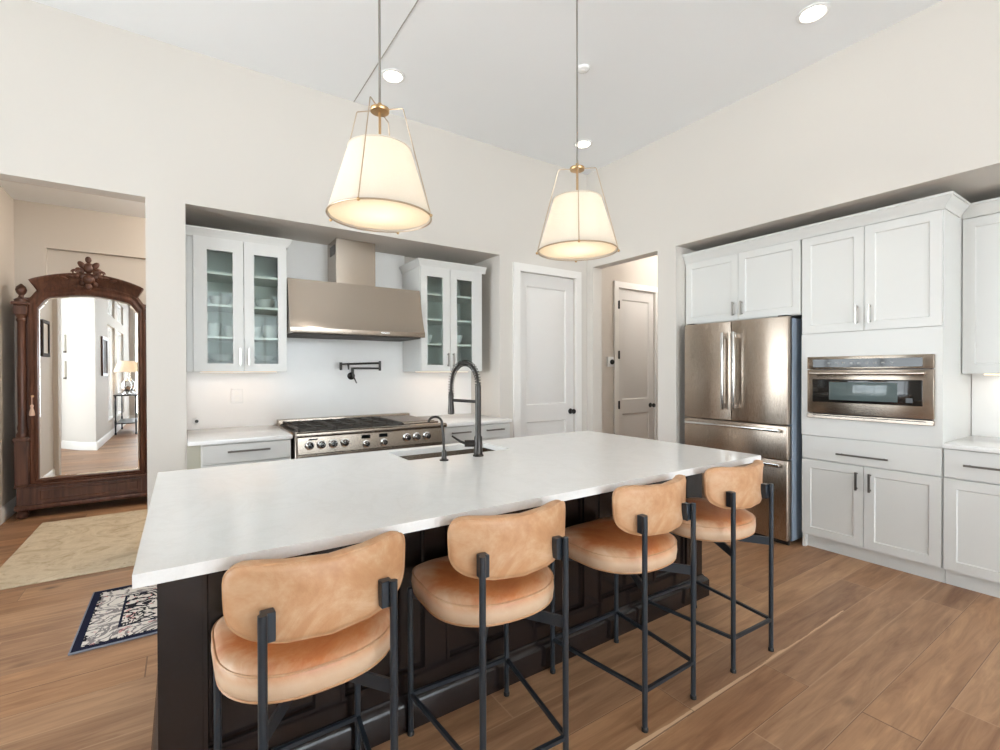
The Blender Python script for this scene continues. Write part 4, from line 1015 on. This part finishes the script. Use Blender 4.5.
# ------------------------------------------------------------------ hall: armoire, rugs
AX, AY = -0.77, 6.20
t = thing('mirrored_armoire', 'tall carved walnut armoire with arched mirror door and crest, in the hall', 'armoire', (AX, 6.42, 0))
HW = 0.55
bm = B(); box(bm, AX-HW+0.04, AX+HW-0.04, AY+0.05, 6.62, 0.12, 2.10); obj('carcass', bm, 'walnut', t)
bm = B(); box(bm, AX-HW, AX+HW, AY-0.02, 6.62, 0.085, 0.13, 0.008, 2); box(bm, AX-HW+0.015, AX+HW-0.015, AY, 6.6, 0.13, 0.30, 0.004); box(bm, AX-HW, AX+HW, AY-0.02, 6.62, 0.30, 0.325, 0.008, 2); obj('base', bm, 'walnut', t)
bm = panel_slab(B(), 'S', AX-0.40, AX+0.40, 0.145, 0.285, AY-0.012, 0.016, [(AX-0.37, AX+0.37, 0.17, 0.26)], 0); obj('drawer', bm, 'walnut', t)
for sx in (-1, 1):
    for y in (AY+0.05, 6.55):
        bm = B(); lathe(bm, [(0.028, 0.0), (0.045, 0.012), (0.05, 0.04), (0.036, 0.065), (0.042, 0.088)], (AX+sx*(HW-0.05), y, 0), 18); obj('foot', bm, 'walnut', t)
    cx = AX+sx*(HW-0.055)
    bm = B(); box(bm, cx-0.052, cx+0.052, AY-0.015, AY+0.09, 0.325, 0.75, 0.006); box(bm, cx-0.058, cx+0.058, AY-0.022, AY+0.09, 0.735, 0.775, 0.006)
    lathe(bm, [(0.044, 0.775), (0.048, 0.80), (0.034, 0.83), (0.040, 0.86), (0.032, 0.90), (0.034, 1.3), (0.030, 1.86), (0.040, 1.88), (0.034, 1.90), (0.046, 1.93)], (cx, AY+0.03, 0), 20)
    box(bm, cx-0.05, cx+0.05, AY-0.02, AY+0.09, 1.93, 2.02, 0.006); box(bm, cx-0.062, cx+0.062, AY-0.03, AY+0.10, 2.02, 2.05, 0.006)
    obj('column', bm, 'walnut', t)
    bm = B(); lathe(bm, [(0.05, 2.05), (0.052, 2.075), (0.022, 2.095), (0.018, 2.115), (0.034, 2.135), (0.042, 2.165), (0.034, 2.195), (0.014, 2.215), (0.004, 2.225)], (cx, AY+0.03, 0), 20); obj('finial', bm, 'walnut', t)
# arched outlines
def arch(hw, z_sh, z_top, notch, n=14):
    """shouldered arch outline from right spring to left spring"""
    pts = []
    for k in range(n+1):
        x = hw*(1-2*k/n); u = abs(x)/hw
        if u > 1-notch: q = (1-u)/notch; z = z_sh + (z_top-z_sh)*0.72*math.sin(q*PI/2)**1.3
        else: q = u/(1-notch); z = z_sh + (z_top-z_sh)*(0.72+0.28*math.cos(q*PI/2))
        pts.append((AX+x, z))
    return pts
NA = 40
inner = [(AX-0.385, 0.365), (AX+0.385, 0.365)] + arch(0.385, 2.005, 2.155, 0.26, NA)
outer = [(AX-0.445, 0.325), (AX+0.445, 0.325)] + arch(0.445, 2.08, 2.255, 0.24, NA)
bm = B(); rings = []
def rg(L, y): return [(x, y, z) for x, z in L]
mid = [((a[0]+b[0])/2, (a[1]+b[1])/2) for a, b in zip(inner, outer)]
q1 = [(a[0]*0.75+b[0]*0.25, a[1]*0.75+b[1]*0.25) for a, b in zip(inner, outer)]; q3 = [(a[0]*0.25+b[0]*0.75, a[1]*0.25+b[1]*0.75) for a, b in zip(inner, outer)]
loft(bm, [rg(inner, AY+0.05), rg(inner, AY+0.018), rg(q1, AY+0.004), rg(mid, AY+0.012), rg(q3, AY-0.002), rg(outer, AY+0.004), rg(outer, AY+0.05), rg(inner, AY+0.05)], True, False, False)
bmesh.ops.remove_doubles(bm, verts=bm.verts, dist=1e-5); md = obj('mirror_door', bm, 'walnut', t)
bm = B(); loft(bm, [rg(inner, AY+0.034), rg(inner, AY+0.044)]); mi = obj('mirror', bm, 'mirror', md)
bev = [(AX+(x-AX)*0.965, 1.25+(z-1.25)*0.98) for x, z in inner]
bm = B(); loft(bm, [rg(inner, AY+0.0335), rg(bev, AY+0.0305), rg(bev, AY+0.0337)], True, False, False); obj('bevelled_edge', bm, 'mirror', mi)
# arched cornice
def ped(h0, h1, hw, n=40):
    return [(AX+hw*(1-2*k/n), h0 + (h1-h0)*(math.cos(abs(1-2*k/n)*PI/2)**0.8)) for k in range(n+1)]
bm = B()
lo = ped(2.06, 2.235, 0.44); 
def cor(dz, y, hw, a, b): return [(x, y, z+dz) for x, z in ped(a, b, hw)]
# cornice body as loft of profile rows along the arch
prof = [(0.05, 0.0), (0.0, 0.0), (-0.012, 0.02), (-0.02, 0.04), (-0.032, 0.055), (-0.045, 0.075), (-0.06, 0.088), (-0.065, 0.105), (0.05, 0.105)]
rows = []
for yo, dz in prof: rows.append([Vector((x, AY+yo, z+dz)) for x, z in ped(2.150+0.1*(0.105-dz)*0.4, 2.255, 0.375+0.055*max(0.0, (dz-0.02)/0.085)**1.4)])
n = len(rows[0]); rings = [[rows[r][k] for r in range(len(rows))] for k in range(n)]
loft(bm, rings); obj('cornice', bm, 'walnut', t, 50)
bm = B(); prism(bm, [(AX-0.455, 2.04), (AX+0.455, 2.04), (AX+0.455, 2.10), (AX+0.40, 2.11)] + ped(2.15, 2.258, 0.40) + [(AX-0.40, 2.11), (AX-0.455, 2.10)], 'y', AY+0.051, AY+0.12); obj('pediment_panel', bm, 'walnut', t)
# carved crest: shell, scrolls, leaves
bm = B(); yc = AY-0.045; Z = 2.33
ball(bm, (AX, yc, Z+0.085), 0.042, 0.03, 0.055, 12); ball(bm, (AX, yc-0.012, Z+0.165), 0.026, 0.02, 0.034, 12)
ball(bm, (AX, yc-0.02, Z-0.03), 0.05, 0.03, 0.045, 12); ball(bm, (AX, yc-0.02, Z-0.10), 0.03, 0.02, 0.035, 12)
for s in (-1, 1):
    for (dx, dz, rx, rz, an) in ((0.05, 0.11, 0.028, 0.045, 35), (0.065, 0.055, 0.03, 0.04, 60), (0.05, 0.0, 0.032, 0.032, 0), (0.09, 0.0, 0.03, 0.02, 15), (0.135, -0.005, 0.035, 0.018, -8), (0.045, -0.07, 0.026, 0.03, -30), (0.19, -0.025, 0.04, 0.014, -18)):
        ball(bm, (AX+s*dx, yc, Z+dz), rx, 0.022, rz, 10, Matrix.Rotation(math.radians(an)*s, 3, 'Y'))
    # scroll volutes
    pts = [(AX+s*(0.10+0.028*math.cos(a)*(1-a/14)), yc-0.012, Z+0.035+0.028*math.sin(a)*(1-a/14)) for a in [k*0.4 for k in range(26)]]
    tube(bm, pts, 0.007, 6)
obj('carved_crest', bm, 'walnut', t, 60)
bm = B(); lathe(bm, [(0.012, 0), (0.012, -0.006), (0.005, -0.010)], (AX-0.418, AY-0.0, 1.16), 12, 'y'); tube(bm, [(AX-0.418, AY-0.005, 1.16), (AX-0.418, AY-0.03, 1.16)], 0.004, 6); obj('key', bm, 'brass', md)
t2 = thing('key_tassel', 'pale pink tassel hanging from the key of the walnut armoire', 'tassel', (AX-0.418, AY-0.026, 1.155))
bm = B(); tube(bm, [(AX-0.418, AY-0.026, 1.156), (AX-0.418, AY-0.027, 1.08)], 0.0025, 6); obj('cord', bm, 'tassel', t2)
bm = B(); lathe(bm, [(0.004, 1.085), (0.013, 1.075), (0.012, 1.06), (0.009, 1.052), (0.018, 1.02), (0.022, 0.985), (0.018, 0.978)], (AX-0.418, AY-0.028, 0), 12); obj('fringe', bm, 'tassel', t2)

bm = B(); box(bm, -1.08, -0.235, 4.26, 5.92, 0.0, 0.012, 0.004); tag(obj('hall_rug', bm, 'rugcream'), 'large cream beige rug on the hall floor before the armoire', 'rug')
M['rugnavy'] = rug_navy(-0.475, 0.66, 3.08, 3.868)
bm = B(); box(bm, -0.475, 0.66, 3.08, 3.868, 0.0, 0.010, 0.003); tag(obj('runner_rug', bm, 'rugnavy'), 'navy bordered ivory and black floral runner rug in the aisle behind the island', 'rug')

# ------------------------------------------------------------------ room seen in the armoire mirror
t = thing('console_table', 'dark slender console table seen in the armoire mirror, below the windows', 'console table', (-1.08, -1.6, 0))
bm = B(); box(bm, -1.28, -0.86, -2.35, -0.95, 0.865, 0.895, 0.004); obj('table_top', bm, 'black', t)
for x in (-1.25, -0.89):
    for y in (-2.31, -0.99):
        bm = B(); lathe(bm, [(0.014, 0), (0.022, 0.02), (0.013, 0.06), (0.02, 0.3), (0.012, 0.34), (0.02, 0.6), (0.013, 0.8), (0.024, 0.865)], (x, y, 0), 12); obj('leg', bm, 'black', t)
bm = B(); box(bm, -1.26, -0.88, -2.32, -0.98, 0.24, 0.262, 0.003); obj('shelf', bm, 'black', t)
def lamp(y, label):
    t = thing('table_lamp', label, 'table lamp', (-1.07, y, 0.895), 'table lamps on the console')
    bm = B(); lathe(bm, [(0.085, 0.895), (0.085, 0.915), (0.04, 0.93), (0.06, 0.97), (0.095, 1.06), (0.09, 1.14), (0.04, 1.22), (0.018, 1.26), (0.012, 1.40)], (-1.07, y, 0), 24); obj('base', bm, 'chrome', t)
    bm = B(); lathe(bm, [(0.23, 1.40), (0.15, 1.65), (0.146, 1.65), (0.226, 1.40), (0.23, 1.40)], (-1.07, y, 0), 36, cap0=False, cap1=False); bmesh.ops.remove_doubles(bm, verts=bm.verts, dist=1e-5); obj('shade', bm, 'shade', t)
    add_light('table_lamp_bulb', 'POINT', (-1.07, y, 1.5), 6, WARM, shadow_soft_size=0.04)
lamp(-1.2, 'table lamp with cream shade on the console, nearer one in the armoire mirror')
lamp(-2.05, 'table lamp with cream shade on the console, farther one in the armoire mirror')
def frame(name, label, box_o, box_i, face):
    t = thing(name, label, 'picture', (0, 0, 0))
    return t
t = thing('framed_picture', 'dark picture on the window wall seen in the armoire mirror', 'picture', (-1.29, 0.35, 1.7))
bm = ring_slab(B(), 'W', 0.02, 0.72, 1.32, 2.08, 0.07, 0.67, 1.37, 2.03, -1.30, 0.03); obj('frame', bm, 'walnut', t)
bm = B(); box(bm, -1.299, -1.285, 0.07, 0.67, 1.37, 2.03); obj('canvas', bm, plain('muted_brown_canvas', (96, 84, 74), 0.7, 0, 0.4, 4), t)
t = thing('framed_picture', 'small dark oval-cornered frame on the hall wall seen in the mirror', 'picture', (-1.39, 4.6, 1.8))
bm = ring_slab(B(), 'W', 4.45, 4.80, 1.58, 2.02, 4.49, 4.76, 1.62, 1.98, -1.40, 0.025); obj('frame', bm, plain('matte_dark_wood', (52, 44, 38), 0.8), t)
bm = B(); box(bm, -1.3995, -1.388, 4.49, 4.76, 1.62, 1.98); obj('print', bm, plain('beige_print', (196, 182, 162), 0.6), t)
for z, lab in ((1.93, 'upper small glass wall sconce on the white pier seen in the mirror'), (1.45, 'lower small glass wall sconce on the white pier seen in the mirror')):
    t = thing('wall_sconce', lab, 'sconce', (-1.80, 0.86, z))
    m = Matrix.Translation((-1.785, 0.875, z)) @ Matrix.Rotation(math.radians(145), 4, 'Z')
    bm = B(); box(bm, -0.03, 0.03, -0.035, -0.001, -0.15, 0.15, 0.004); xf(bm, m); obj('glass_tube', bm, 'sconce', t)
    bm = B(); box(bm, -0.035, 0.035, -0.04, 0.0, -0.18, -0.15, 0.004); xf(bm, m); obj('bracket', bm, 'bronze', t)
